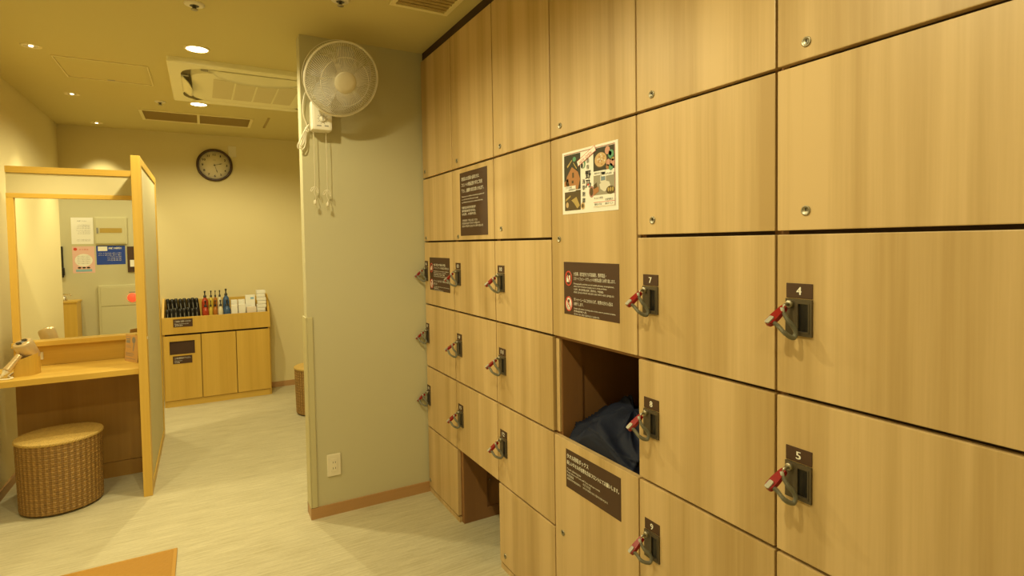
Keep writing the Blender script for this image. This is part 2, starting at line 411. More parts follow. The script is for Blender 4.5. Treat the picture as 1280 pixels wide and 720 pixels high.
# ------------------------------------------------------------------ ceiling cassette air conditioner
def aircon():
    cx, cy = .34, 4.315; h = .49; z = ZC
    t = thing('air_conditioner', (cx, cy, z), 'square white ceiling cassette air conditioner with an open front flap', 'air conditioner')
    def rr(a, r, n=6, zz=0):
        out = []
        for qx, qy, st in ((1, 1, 0), (-1, 1, 90), (-1, -1, 180), (1, -1, 270)):
            for i in range(n+1):
                th = math.radians(st+90*i/n); out.append(Vector((cx+qx*(a-r)+r*math.cos(th), cy+qy*(a-r)+r*math.sin(th), zz)))
        return out
    def band(mb, A, B, mat, smooth=False):
        n = len(A); mb.add(A+B, [(i, (i+1) % n, (i+1) % n+n, i+n) for i in range(n)], mat, smooth)
    p = MB(); n = 8
    band(p, rr(h, .012, n, z), rr(h, .012, n, z-.028), ACW); band(p, rr(h, .012, n, z-.028), rr(h-.006, .012, n, z-.034), ACW)
    band(p, rr(h-.006, .012, n, z-.034), rr(.425, .16, n, z-.034), ACW)
    p.build('panel', t)
    o = MB(); band(o, rr(.425, .16, n, z-.034), rr(.415, .15, n, z-.008), OUTL); band(o, rr(.415, .15, n, z-.008), rr(.375, .13, n, z-.008), OUTL)
    band(o, rr(.375, .13, n, z-.008), rr(.368, .125, n, z-.040), ACW); o.build('air_outlet', t)
    c = MB(); band(c, rr(.368, .125, n, z-.040), rr(.305, .02, n, z-.042), ACW); c.build('centre_ring', t)
    gr = MB(); a = rr(.305, .02, n, z-.042); gr.add(a, [list(range(len(a)))], ACW); gr.build('grille_cover', t)
    for i in range(4):
        x0 = cx-.25+i*.13
        f = MB().box(x0, x0+.118, cy-.25, cy+.25, z-.0445, z-.042, ACD); q = f.build('filter_grille', t)
    # flaps: front one tipped open, others part open
    for (ax, sgn, op) in ((1, -1, 1), (1, 1, .6), (0, -1, .9), (0, 1, .6)):
        fl = MB(); L_ = (.27 if sgn < 0 else .37) if ax == 1 else (.20 if sgn < 0 else .36); vs = []; K = 12
        for i in range(K+1):
            s_ = -1+2*i/K; bow = (1-s_*s_)**.5 if abs(s_) < 1 else 0
            wd = .012+.056*(bow if sgn < 0 else min(1, 2.2*bow))
            for j in range(5):
                q = j/4; across = .424-wd*q*.9; drop = (.036+.050*op*bow*q-.010*math.sin(PI*q)*op) if sgn < 0 else (.0365+.016*op*min(1, 2.2*bow)*(1-q))
                loc = (cx+s_*L_, cy+sgn*across) if ax == 1 else (cx+sgn*across, cy+s_*L_)
                vs.append((loc[0], loc[1], z-drop))
        fs = [(i*5+j, i*5+j+1, (i+1)*5+j+1, (i+1)*5+j) for i in range(K) for j in range(4)]
        lo = [(x, y, zz-.004) for x, y, zz in vs]; o_ = len(vs)
        fs2 = fs+[tuple(k+o_ for k in f[::-1]) for f in fs]
        rim = [i*5 for i in range(K+1)]+[K*5+j for j in range(1, 5)]+[i*5+4 for i in range(K-1, -1, -1)]+[j for j in range(3, 0, -1)]
        fs2 += [(rim[i], rim[(i+1) % len(rim)], rim[(i+1) % len(rim)]+o_, rim[i]+o_) for i in range(len(rim))]
        fl.add(vs+lo, fs2, ACW, True); fl.build('flap', t)
    for (x, y) in ((cx-.30, cy-.405), (cx+.29, cy-.405), (cx-.405, cy-.25)):
        MB().box(x-.02, x+.02, y-.012, y+.012, z-.041, z-.034, NICKEL).build('flap_hinge', t)
aircon()

# ------------------------------------------------------------------ lockers
V = [3.130, 2.689, 2.217, 1.750, 1.279, .813, .346]
H = [2.517, 1.841, 1.479, 1.117, .753, .394, .031]
GY, GZ, DT = .006, .009, .02
XB = XK+.52
NUM = {(2, 2): '10', (2, 3): '11', (2, 4): '12', (1, 2): '13', (1, 3): '14', (1, 4): '15', (0, 2): '16', (0, 3): '17', (0, 4): '18',
       (4, 2): '7', (4, 3): '8', (4, 4): '9', (5, 2): '4', (5, 3): '5', (5, 4): '6'}
KEYY = {0: -.040, 1: -.066, 2: -.066, 3: -.066, 4: -.067, 5: -.072}
LAB = ['wooden locker column at the far end against the wing wall, doors 16 to 18',
       'wooden locker column with doors 13 to 15 and an open bay at the floor',
       'wooden locker column with doors 10 to 12, left of the poster column',
       'wooden locker column with the poster, the open towel hatch and no numbered doors',
       'wide wooden locker column with doors 7, 8 and 9',
       'nearest wooden locker column with doors 4, 5 and 6 at the right edge']
def add_door(root, c, zt, zb, lock=None, keyhole=None):
    y1, y0 = V[c]-GY/2, V[c+1]+GY/2
    if c == 0: y1 = V[0]-.004
    d = MB(); d.box(XK, XK+DT, y0, y1, zb+GZ/2, zt-GZ/2, LOCKER, .002)
    door = d.build('door', root)
    if keyhole:
        ky, kz = keyhole; M = frame_M((XK, ky, kz), (-1, 0, 0))
        k = MB(); k.lathe([(.0105, -.001), (.0105, .0025), (.0085, .0035), (.0075, .002), (0, .002)], M, NICKEL, 24)
        k.box(XK-.0032, XK-.0018, ky-.001, ky+.001, kz-.001, kz+.005, BLACK)
        k.build('keyhole', door)
    if lock:
        ya, yb_ = V[c]-.027, V[c]-.089
        if c == 0: ya, yb_ = V[0]-.008, V[0]-.058
        zt_ = zt-.111-(.004 if c == 5 or zt < 1.2 else 0)*0
        n_ = MB(); n_.box(XK-.002, XK, yb_, ya, zt_-.032, zt_, SIGNB, .0008)
        P = Print((XK-.002, ya, zt_), (0, -1, 0), (-1, 0, 0))
        wd = .011 if len(lock) == 1 else .021
        P.text(lock, (ya-yb_-wd)/2, .0245, .0245, INKW, wd, bold=.0007)
        pm = P.mb; n_.add(pm.v, pm.f, INKW); n_.build('number_plate', door)
        p = MB(); z1, z0 = zt_-.034, zt_-.114; X0 = XK-.005
        ry1, ry0 = yb_+.024+.008, yb_+.008; rz1, rz0 = z1-.010, z0+.010
        for (a, b, c_, e) in ((ry1, ya, z0, z1), (yb_, ry0, z0, z1), (ry0, ry1, rz1, z1), (ry0, ry1, z0, rz0)): p.box(X0, XK, a, b, c_, e, BRONZE)
        p.box(XK-.0008, XK-.0004, ry0, ry1, rz0, rz1, BLACK)
        p.box(X0-.0012, X0, ry0-.003, ry0, rz0-.002, rz1+.002, BRONZE); p.box(X0-.0012, X0, ry0-.003, ry1, rz0-.004, rz0-.001, BRONZE)
        p.build('lock_plate', door)
        cy_, cz = ya-.013, z1-.011
        k = MB(); k.lathe([(.0085, 0), (.0085, .007), (.0068, .009), (0, .009)], frame_M((X0, cy_, cz), (-1, 0, 0)), NICKEL, 20); k.build('lock_cylinder', door)
        return (X0-.009, cy_, cz)
keys = []
for c in range(6):
    y0, y1 = V[c+1], V[c]
    root = thing('locker_cabinet', (XK, (y0+y1)/2, 0), LAB[c], 'locker', 'built-in wooden lockers')
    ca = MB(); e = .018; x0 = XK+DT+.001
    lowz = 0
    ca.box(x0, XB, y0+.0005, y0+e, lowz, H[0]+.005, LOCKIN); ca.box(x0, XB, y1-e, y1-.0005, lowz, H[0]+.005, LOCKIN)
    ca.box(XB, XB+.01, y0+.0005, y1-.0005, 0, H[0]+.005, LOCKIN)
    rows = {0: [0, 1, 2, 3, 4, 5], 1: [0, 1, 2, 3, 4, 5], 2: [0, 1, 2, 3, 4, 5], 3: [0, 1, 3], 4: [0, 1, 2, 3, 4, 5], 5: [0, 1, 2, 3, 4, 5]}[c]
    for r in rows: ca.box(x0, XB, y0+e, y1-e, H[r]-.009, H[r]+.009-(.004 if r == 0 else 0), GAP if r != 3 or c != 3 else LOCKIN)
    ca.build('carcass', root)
    # filler strip above the doors and the plinth under them
    MB().box(XK+.012, XB, y0+.0005, y1-.0005, H[0]+.006, ZC-.001, GAP).build('top_filler', root)
    if c != 1: MB().box(XK+.010, XB-.01, y0+e+.0005, y1-e-.0005, 0, .026, LOCKIN).box(XK+.006, x0-.0005, y0+.0005, y1-.0005, 0, .026, LOCKER).build('plinth', root)
    kh = lambda dz, r: (V[c]-.067, H[r]+dz)
    KY = V[c]+KEYY[c]
    add_door(root, c, H[0], H[1], keyhole=(KY, H[1]+.040))
    if c == 3:
        add_door(root, c, H[1], H[3], keyhole=(V[c]-.052, 1.476))
        add_door(root, c, H[4], H[6], keyhole=(V[c]-.053, .393))
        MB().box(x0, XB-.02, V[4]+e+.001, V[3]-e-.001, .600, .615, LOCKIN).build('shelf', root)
    else:
        add_door(root, c, H[1], H[2], keyhole=(KY, {0: 1.500, 1: 1.500, 2: 1.527, 4: 1.524, 5: 1.525}[c]))
        for r in (2, 3, 4):
            kp = add_door(root, c, H[r], H[r+1], lock=NUM[(c, r)])
            keys.append((NUM[(c, r)], kp))
        if c != 1: add_door(root, c, H[5], H[6], keyhole=(KY+.012, .078))
    if c in (1, 3):   # framed inner side panel (stile, rail) seen through the open bays
        yy = V[c]-e
        if c == 1:
            s_ = MB(); a, b = yy-.010, yy-.0005
            s_.box(x0, XK+.155, a, b, 0, .384, LOCKIN); s_.box(XK+.155, XB, a, b, 0, .055, LOCKIN); s_.box(XB-.06, XB, a, b, .055, .384, LOCKIN); s_.build('side_frame', root)
            MB().lathe([(.005, 0), (.005, .003), (0, .004)], frame_M((XK+.175, yy-.0005, .20), (0, -1, 0)), NICKEL, 12).build('screw_cap', root)
        else:
            a, b = yy-.012, yy-.0005
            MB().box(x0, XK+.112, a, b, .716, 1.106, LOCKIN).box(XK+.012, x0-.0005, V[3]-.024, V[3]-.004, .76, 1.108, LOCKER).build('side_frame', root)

# keys hanging in the locks
def make_key():
    t = thing('locker_key', (0, 0, 0), '', 'key', 'locker keys on coil wristbands')
    a = Vector((0, 0, 0)); b = Vector((-.052, .010, -.043)); d = (b-a).normalized()
    MB().tube([a+Vector((.002, 0, 0)), a-Vector((.010, 0, 0.001)), a+d*.018], .0035, NICKEL, 10).build('key_shank', t)
    sd = Vector((0, 1, 0)); sd = (sd-d*sd.dot(d)).normalized(); nn = d.cross(sd)
    tg = MB(); w0, w1, th = .0075, .0105, .0048
    pr = [(0.010, w0*.7), (.016, w0), (.040, w1), (.060, w1), (.066, w1*.75), (.068, w1*.4)]
    out = [a+d*l+sd*q for l, q in pr]+[a+d*l-sd*q for l, q in pr[::-1]]
    tg.prism([p-nn*th for p in out], nn*2*th, RED); tg.build('red_tag', t)
    if nn.z < 0: nn = -nn
    c = a+d*.058
    cl = MB(); pts = [c+d*u+sd*v for u, v in ((-.010, -.004), (-.008, -.006), (.008, -.006), (.010, -.004), (.010, .004), (.008, .006), (-.008, .006), (-.010, .004))]
    cl.prism([p+nn*.0045 for p in pts], nn*.0035, CLASP); cl.build('clasp', t)
    # coil strap: from the clasp, down, and back up near the cylinder
    pth = bez([c+nn*.0015-sd*.006, c+Vector((.004, -.014, -.006)), Vector((-.036, -.019, -.056)), Vector((-.020, -.022, -.067)), Vector((-.007, -.022, -.070)),
               Vector((-.0005, -.021, -.060)), Vector((-.006, -.018, -.046)), Vector((-.016, -.014, -.034)), a+d*.026-sd*.008], 22)
    rr = [.0054 if i % 3 else .0034 for i in range(len(pth))]
    MB().tube(pth, rr, COIL, 8).build('coil_strap', t)
    e = a+d*.024-sd*.008
    MB().tube([e+Vector((0, 0, -.004)), e+Vector((-.002, .003, .010))], .0042, CLASP, 10).build('strap_end', t)
    return t
KW = {'4': 'of the nearest middle door', '5': 'of the nearest lower door at right', '7': 'just right of the photo notice', '8': 'just right of the open towel hatch',
      '9': 'right of the towel box sign', '10': 'left of the photo notice', '11': 'midway down the third column', '12': 'above a closed floor door',
      '13': 'touching the edge of the small notice', '14': 'below key 13', '15': 'right above the open floor bay', '16': 'beside the wing wall, topmost', '17': 'beside the wing wall, middle one', '18': 'beside the wing wall, lowest'}
key0 = make_key(); first = True
for num, kp in keys:
    if num == '6': continue
    k = key0 if first else copy_tree(key0); first = False
    k.location = kp; k.rotation_euler = (random.uniform(-.10, .10), random.uniform(-.08, .08), random.uniform(-.12, .12))
    k['label'] = 'red key on coil strap in lock '+num+', '+KW[num].replace('of the', 'on the')

# ------------------------------------------------------------------ signs on the lockers
def locker_sign(y_left, z_top, wd, ht, label, draw, mat=SIGNB, name='notice_sign', bev=.0006):
    t = thing(name, (XK, y_left-wd/2, z_top-ht), label, 'sign' if mat is SIGNB else 'poster')
    MB().box(XK-.0012, XK, y_left-wd, y_left, z_top-ht, z_top, mat, bev).build('board' if mat is SIGNB else 'paper', t)
    P = Print((XK-.0012, y_left, z_top), (0, -1, 0), (-1, 0, 0)); draw(P, t)
    if P.mb.v: P.build('lettering', t)
def picto(P, x, y, rx, ry, kind):
    P.disc(x, y, rx, ry, INKW, 0); P.ring(x, y, rx, ry, rx*.20, INKR, 3)
    if kind == 'camera':
        P.disc(x, y, rx*.85, ry*.85, SIGNB, 1)
        P.rect(x-rx*.6, y-ry*.05, rx*.62, ry*.55, INKW, 2); P.disc(x-rx*.3, y-ry*.2, rx*.24, ry*.2, INKW, 2)
        P.rect(x+rx*.12, y-ry*.4, rx*.36, ry*.85, INKW, 2)
    else:
        P.disc(x, y-ry*.42, rx*.24, ry*.2, SIGNB, 2); P.poly([(x-rx*.5, y+ry*.1), (x-rx*.3, y-ry*.2), (x+rx*.3, y-ry*.2), (x+rx*.5, y+ry*.1), (x+rx*.4, y+ry*.75), (x-rx*.4, y+ry*.75)], INKW, 1)
        P.ring(x, y+ry*.25, rx*.5, ry*.5, rx*.07, SIGNB, 2); P.ring(x-rx*.1, y+ry*.3, rx*.25, ry*.22, rx*.07, SIGNB, 2)
    a = math.sqrt(.5)
    P.poly([(x-rx*a, y-ry*a*.82), (x-rx*a*.86, y-ry*a), (x+rx*a, y+ry*a*.82), (x+rx*a*.86, y+ry*a)], INKR, 4)
NOTICE = [('大浴場、脱衣室内での写真撮影、携帯電話・', .062, .046, .0145, .182), ('スマートフォン・タブレットの使用は固くお断り致します。', .062, .062, .0135, .228),
          ('Photography and the use of mobile phones, smartphones,', .062, .077, .0075, .222), ('tablets inside the bath and changing room is strictly prohibited.', .062, .086, .0070, .185),
          ('大浴场、更衣室内禁止拍照、使用手机、平板电脑。', .062, .097, .0075, .168), ('대욕장, 탈의실 내에서의 사진 촬영, 휴대 전화의 사용은 금지합니다.', .062, .107, .0070, .222),
          ('タトゥーシールにかかわらず、刺青の方の入浴は', .062, .135, .0140, .214), ('お断りします。', .062, .150, .0130, .056),
          ('Guests with tattoos, including tattoo stickers, are not permitted to bathe.', .062, .163, .0070, .228), ('刺青者谢绝入浴。', .062, .173, .0070, .076), ('문신이 있는 분은 입욕하실 수 없습니다.', .062, .183, .0068, .145)]
def d_photo(P, t):
    picto(P, .031, .058, .0215, .0265, 'camera'); picto(P, .031, .148, .0215, .0265, 'person')
    for s_, x, y, h, w_ in NOTICE: P.text(s_, x, y, h, INKW, w_)
locker_sign(1.670, 1.395, .308, .186, 'dark brown no-photography and tattoo notice below the colourful poster', d_photo)
locker_sign(3.042, 1.390, .298, .184, 'dark brown no-photography notice on the door between locks 16 and 13', d_photo)
def d_valu(P, t):
    L_ = [('貴重品はお部屋の金庫または、', .040, .020, .205), ('フロントの貴重品預り所をご利用', .069, .020, .235), ('下さい。盗難等の責任は負いかねます。', .098, .020, .250),
          ('Please keep your valuables in the safe in your guest room', .122, .010, .255), ('or at the front desk. We cannot accept', .136, .010, .190), ('any liability for items lost or stolen in this area.', .150, .010, .240),
          ('贵重物品请存放在客房的', .178, .013, .160), ('保险箱或者寄存在前台。', .194, .013, .160), ('如有遗失，本馆概不负责。', .210, .013, .165),
          ('귀중품은 객실 금고 또는', .240, .011, .180), ('프런트에 맡겨 주시기 바랍니다.', .254, .011, .205), ('분실시 책임지지 않습니다. 양해 바랍니다.', .268, .011, .240)]
    for s_, y, h, w_ in L_: P.text(s_, .022, y, h, INKW, w_)
locker_sign(2.589, 1.814, .308, .310, 'tall dark brown valuables notice on the second locker column', d_valu)
def d_towel(P, t):
    L_ = [('タオル回収ボックス', .008, .030, .0185, .130), ('新しいタオルが必要な方はフロントにてお願いします。', .008, .053, .0170, .292), ('Towel collecting box', .008, .074, .0105, .085),
          ('Please inform our front staff if you need new towels.', .008, .085, .0095, .195), ('毛巾回收箱', .008, .098, .0105, .040), ('수건 회수함', .104, .098, .0105, .045),
          ('需要新毛巾时请告知前台。', .008, .109, .008, .085), ('새 수건이 필요하신 분은 프런트에 말씀해 주십시오.', .104, .109, .008, .140)]
    for s_, x, y, h, w_ in L_: P.text(s_, x, y, h, INKW, w_, bold=.0004 if h > .015 else 0)
locker_sign(1.671, .718, .308, .140, 'dark brown towel collecting box notice on the door under the open hatch', d_towel)

def pmat(n, r, g, b): return plain('print_'+n, (r, g, b), .7)
def d_poster(P, t):
    q = Print(P.O, P.r, P.n)
    ORN, DK, BR, TAN, GRN, PNK, GRY = pmat('orange', .42, .19, .065), pmat('dark', .045, .04, .02), pmat('brown', .10, .065, .02), pmat('tan', .60, .40, .18), pmat('green', .12, .32, .18), pmat('pink', .60, .30, .21), pmat('grey', .33, .30, .22)
    YEL, PALE, BLU, MAU = pmat('yellow', .46, .33, .10), pmat('pale', .70, .66, .55), pmat('blue', .20, .27, .32), pmat('mauve', .45, .22, .18)
    # left photos
    q.rect(.012, .012, .098, .122, DK); q.poly([(.03, .085), (.06, .055), (.095, .075), (.108, .10), (.095, .134), (.04, .134), (.022, .11)], ORN, 1)
    q.poly([(.012, .105), (.035, .092), (.045, .125), (.02, .134), (.012, .134)], ORN, 1); q.rect(.062, .075, .010, .018, BR, 2); q.rect(.058, .102, .012, .010, BR, 2); q.rect(.030, .104, .008, .018, BR, 2)
    q.poly([(.03, .05), (.06, .03), (.062, .033), (.034, .056)], YEL, 1); q.poly([(.07, .04), (.09, .062), (.087, .065), (.068, .043)], YEL, 1); q.disc(.075, .03, .01, .008, GRN, 1)
    q.rect(.014, .137, .096, .068, BR); q.poly([(.02, .165), (.05, .152), (.05, .158), (.02, .172)], YEL, 1); q.poly([(.055, .17), (.085, .16), (.105, .19), (.09, .2), (.07, .18)], YEL, 1); q.disc(.03, .185, .008, .01, TAN, 1)
    q.rect(.012, .120, .070, .020, PAPER, 3)
    # centre column
    q.disc(.126, .052, .013, .016, GRN, 1); q.disc(.124, .056, .009, .010, PALE, 2); q.disc(.120, .058, .006, .009, INKK, 3)
    q.disc(.172, .150, .014, .019, MAU, 1); q.disc(.172, .150, .009, .014, BR, 2); q.disc(.122, .193, .011, .012, TAN, 1); q.disc(.122, .193, .006, .007, BR, 2); q.disc(.154, .125, .005, .004, INKR, 1)
    # right photos
    q.rect(.183, .012, .112, .074, DK); q.disc(.222, .052, .034, .026, BR, 1); q.disc(.222, .051, .031, .023, TAN, 2)
    for i in range(14): q.disc(.222+.022*math.cos(i*2.4)*((i % 3)+1)/3, .051+.016*math.sin(i*2.4)*((i % 3)+1)/3, .003, .003, ORN if i % 2 else PALE, 3, 8)
    for x, y, r_, m_ in ((.258, .026, .013, PNK), (.276, .040, .014, GRN), (.272, .038, .007, PALE), (.262, .065, .011, PNK), (.282, .068, .012, PNK), (.274, .080, .011, GRN), (.258, .078, .008, ORN), (.284, .056, .007, YEL)): q.disc(x, y, r_, r_, m_, 3, 14)
    q.rect(.183, .098, .112, .066, GRY); q.rect(.219, .102, .030, .022, PALE, 1); q.rect(.223, .104, .022, .015, BLU, 2); q.poly([(.215, .13), (.235, .118), (.265, .125), (.275, .145), (.24, .155), (.22, .145)], PALE, 2)
    q.poly([(.183, .13), (.20, .122), (.205, .145), (.19, .16), (.183, .16)], BR, 2); q.poly([(.183, .143), (.21, .136), (.212, .152), (.183, .164)], ORN, 3); q.disc(.272, .152, .022, .013, BR, 3)
    for i in range(3): q.disc(.262+.011*i, .150, .0045, .007, YEL, 4, 10)
    for x0, y0, w_ in ((.186, .086, .060), (.228, .092, .060)): q.rect(x0, y0, w_, .014, PAPER, 4)
    q.rect(.183, .164, .112, .040, PAPER, 1); q.rect(.183, .186, .110, .0015, INKR, 2); q.rect(.183, .200, .110, .0015, TAN, 2); q.rect(.292, .012, .003, .19, MAU, 2); q.rect(.012, .008, .283, .0025, MAU, 2)
    q.build('pictures', t)
    T1 = Print(P.O, P.r, P.n); T2 = Print(P.O, P.r, P.n)
    for i, ch in enumerate('御宿'): T1.text(ch, .146, .052+.020*i, .0165, INKK, .014, l=5)
    for i, ch in enumerate('野乃'): T1.text(ch, .140, .102+.030*i, .030, INKK, .028, l=5, bold=.001)
    for i, ch in enumerate('浅草別邸'): T1.text(ch, .122, .118+.021*i, .0165, INKK, .014, l=5, bold=.0005)
    c_, s_ = math.cos(.38), math.sin(.38)
    def band(x, y, l, th): return [(x, y), (x+l*c_, y-l*s_), (x+l*c_+th*s_, y-l*s_+th*c_), (x+th*s_, y+th*c_)]
    T2.poly(band(.092, .040, .108, .020), INKR, 5); T2.poly(band(.0932, .0415, .106, .0165), PAPER, 6)
    T2.text('NEW OPEN', .108, .052, .014, INKR, .074, l=7, rot=.38)
    for grp in ((('こだわりの朝食', .020, .128, .040), ('和風旅館の宿', .040, .136, .038)), (('源泉かけ流し', .190, .096, .046), ('癒しの大浴場', .233, .102, .046)),
                (('ゆったり客室', .188, .176, .045), ('全室畳敷き', .245, .183, .040), ('夜鳴きそば', .188, .196, .040), ('無料サービス', .245, .196, .040))):
        G = Print(P.O, P.r, P.n)
        for s2, x, y, w_ in grp: G.text(s2, x, y, .0075, INKK, w_, l=6)
        G.build('caption', t)
    T1.build('title_lettering', t); T2.build('red_banner', t)
locker_sign(1.671, 1.780, .309, .217, 'white poster with food and room photographs above the brown notice', d_poster, PAPER, 'poster', .0003)

# ------------------------------------------------------------------ navy bag in the towel hatch, dark bin in the open bay
bm = bmesh.new(); bmesh.ops.create_uvsphere(bm, u_segments=128, v_segments=80, radius=1)
rnd = random.Random(3)
fold = [(rnd.uniform(3, 8), rnd.uniform(2, 7), rnd.uniform(0, 6), rnd.uniform(.03, .075)) for _ in range(8)]
for v in bm.verts:
    p = v.co.normalized(); th = math.atan2(p.y, p.x); ph = math.asin(max(-1, min(1, p.z)))
    r_ = 1+.5*sum(a*math.sin(f*th+g_*ph+o_) for f, g_, o_, a in fold)
    r_ += sum(h_*(1-abs(math.sin(f*th+g_*ph+o_)))**5 for f, g_, o_, h_ in ((2.0, 2.6, .4, .10), (3.0, -1.8, 1.7, .08), (1.0, 4.1, 2.5, .07), (4.0, 2.2, .9, .05)))
    r_ += .10*max(0, math.sin(2.2*th+2.5*ph+.8))**3
    sp = lambda q, e: math.copysign(abs(q)**e, q)
    x, y, z = sp(p.x, .55)*r_, sp(p.y, .55)*r_, sp(p.z, .7)*r_
    x_ = x*.175; y_ = y*.200
    z_ = z*(.150+.045*math.exp(-((y_-.03)/.10)**2))*(1-.30*max(0, -x_/.16))
    v.co = Vector((XK+.185+max(-.162, x_), max(1.300, min(1.718, 1.515+y_)), max(.616, .672+z_)))
o = MB().bm(bm, NAVY, True).build('towel_bag'); tag(o, 'crumpled navy cloth bag heaped inside the open towel hatch', 'bag')
b = thing('round_bin', (XK+.30, 2.36, 0), 'black rounded bin half hidden in the open bay beside the lower lockers', 'bin')
M = Matrix.Translation((XK+.30, 2.36, 0))
MB().lathe([(.09, .003), (.105, .01), (.115, .22), (.118, .25), (.112, .25), (.10, .02)], M, BLACK, 32).build('body', b)
MB().lathe([(.119, .245), (.122, .25), (.119, .258), (.113, .255)], M, BRONZE, 32, caps=False).build('rim', b)

# ------------------------------------------------------------------ wall fan
def fan():
    t = thing('wall_fan', (.555, YW+.004, 2.06), 'white wall-mounted fan with round wire guard and two pull cords', 'fan')
    C_ = Vector((.629, 2.905, 2.293)); a = Vector((.143, -.855, -.499)).normalized()
    M = frame_M(C_, a)
    R_ = .183
    b = MB(); b.box(.503, .605, 3.045, 3.136, 2.062, 2.215, WHITE, .014); b.build('control_box', t)
    d = MB(); Md = frame_M((.556, 3.045, 2.120), (0, -1, 0))
    d.lathe([(.0155, -.001), (.0155, .008), (.013, .011), (0, .011)], Md, WHITE, 24); d.box(.5548, .5572, 3.0325, 3.034, 2.109, 2.131, INKG); dk = d.build('speed_dial', t)
    P = Print((.503, 3.0445, 2.30), (1, 0, 0), (0, -1, 0))
    for i in range(10):
        th = 2*PI*i/10; P.rect(.053+.025*math.cos(th)-.0016, .180+.025*math.sin(th)-.0016, .0032, .0032, INKG, 1)
    P.ring(.053, .180, .0195, .0195, .0014, INKG, 1)
    P.rect(.024, .214, .022, .0045, INKG, 1); P.rect(.062, .213, .020, .005, INKG, 1); P.build('dial_markings', t)
    # neck, motor
    nb = C_-a*.150
    MB().tube(bez([(.556, 3.10, 2.20), (.570, 3.105, 2.28), tuple(nb+Vector((-.02, .02, -.01)))], 8), .026, WHITE, 14).build('neck', t)
    MB().lathe([(.02, -.185), (.05, -.178), (.064, -.15), (.066, -.105), (.06, -.085), (.055, -.08)], M, WHITE, 32).build('motor_housing', t)
    # guards
    def wires(zf, n, mat, name, r0, ins):
        g = MB()
        for i in range(n):
            th = 2*PI*i/n; pts = []
            for k in range(9):
                q = k/8; r_ = r0+(R_-r0)*q; tw = th+(.22*(1-q) if ins else -.3*(1-q))
                pts.append(M @ Vector((r_*math.cos(tw), r_*math.sin(tw), zf(q))))
            g.tube(pts, .0013, mat, 3)
        return g.build(name, t, kind='stuff')
    fz = lambda q: .048*math.sqrt(max(0, 1-q**3.2))
    bz = lambda q: -.075-.012*(1-q) if q < .86 else -.075+(q-.86)/.14*.070
    wires(fz, 110, WHITE, 'front_guard', .036, True); wires(bz, 96, WHITE, 'rear_guard', .055, False)
    rg = MB()
    for rr_, zz, th_ in ((R_, 0, .0055), (R_*.995, -.008, .003)):
        rg.tube([M @ Vector((rr_*math.cos(2*PI*i/64), rr_*math.sin(2*PI*i/64), zz)) for i in range(64)], th_, WHITE, 8, closed=True)
    rg.build('guard_ring', t)
    r2 = MB()
    for rr_, zz in ((.175, -.066), (.11, -.081), (.12, fz(.57))):
        r2.tube([M @ Vector((rr_*math.cos(2*PI*i/64), rr_*math.sin(2*PI*i/64), zz)) for i in range(64)], .0013, WHITE, 4, closed=True)
    r2.build('support_ring', t)
    MB().lathe([(.054, .040), (.056, .047), (.050, .053), (.03, .056), (0, .057)], M, OFFW, 36).build('hub_cap', t)
    MB().lathe([(.030, -.08), (.030, .0), (.022, .016), (0, .018)], M, WHITE, 24).build('blade_hub', t)
    for k in range(5):
        bl = MB(); vs = []; nu, nv = 8, 6
        for i in range(nu+1):
            q = i/nu; r_ = .026+.132*q
            for j in range(nv+1):
                s_ = j/nv-.5; wid = .45+.75*math.sin(PI*min(1, q*.8+.15))*.8
                th = 2*PI*k/5+s_*wid+.35*q
                vs.append(M @ Vector((r_*math.cos(th), r_*math.sin(th), -.022+s_*.034*(1.2-q*.4))))
        bl.add(vs, [(i*(nv+1)+j, i*(nv+1)+j+1, (i+1)*(nv+1)+j+1, (i+1)*(nv+1)+j) for i in range(nu) for j in range(nv)], BLADE, True)
        bl.build('fan_blade', t)
    # wire support cap lower rim handle
    MB().tube([M @ Vector((R_*1.03*math.cos(x), R_*1.03*math.sin(x), -.004)) for x in [-PI/2+.25*(i/8-.5)*4 for i in range(9)]], .004, WHITE, 8).build('guard_clip', t)
    # pull cords
    for x, zb, kz in ((.516, 1.690, 1.775), (.578, 1.680, 1.760)):
        y = 3.088; c = MB()
        c.tube(bez([(x, y, 2.064), (x+.001, y, 1.92), (x, y, kz), (x-.004, y, kz-.03), (x+.003, y, kz-.055), (x, y, zb+.012)], 10), .0016, OFFW, 6)
        cord = c.build('pull_cord', t)
        k = MB(); k.tube(bez([(x, y, kz), (x-.016, y, kz-.008), (x-.022, y, kz-.026), (x-.015, y, kz-.024), (x, y, kz), (x+.012, y, kz-.012), (x+.016, y, kz-.034), (x+.009, y, kz-.026), (x, y, kz-.002)], 6), .0015, OFFW, 6)
        k.build('cord_knot', cord)
        MB().lathe([(.002, .016), (.007, .010), (.008, -.004), (.0055, -.008), (0, -.009)], Matrix.Translation((x, y, zb)), OFFW, 16).build('end_bead', cord)
    # folded mains lead beside the box
    p = MB(); y = 3.108
    p.tube(bez([(.51, y, 2.29), (.482, y, 2.25), (.470, y, 2.16), (.486, y, 2.10), (.492, y, 2.085)], 12), .0032, OFFW, 8)
    for dx, dz in ((0, 0), (.008, .012), (.014, -.004)):
        p.tube(bez([(.492, y-.004, 2.09), (.468+dx*.3, y-.008, 2.04+dz), (.440+dx, y-.010, 1.985+dz), (.446+dx, y-.010, 1.968+dz), (.462+dx, y-.008, 1.99+dz), (.485, y-.004, 2.06), (.497, y, 2.10)], 10), .0030, OFFW, 8)
    p.tube([(.480, y-.012, 2.065), (.488, y-.014, 2.055), (.496, y-.012, 2.062), (.496, y+.004, 2.075), (.483, y+.004, 2.078)], .0035, OFFW, 8, closed=True)
    p.build('power_cord', t)
fan()
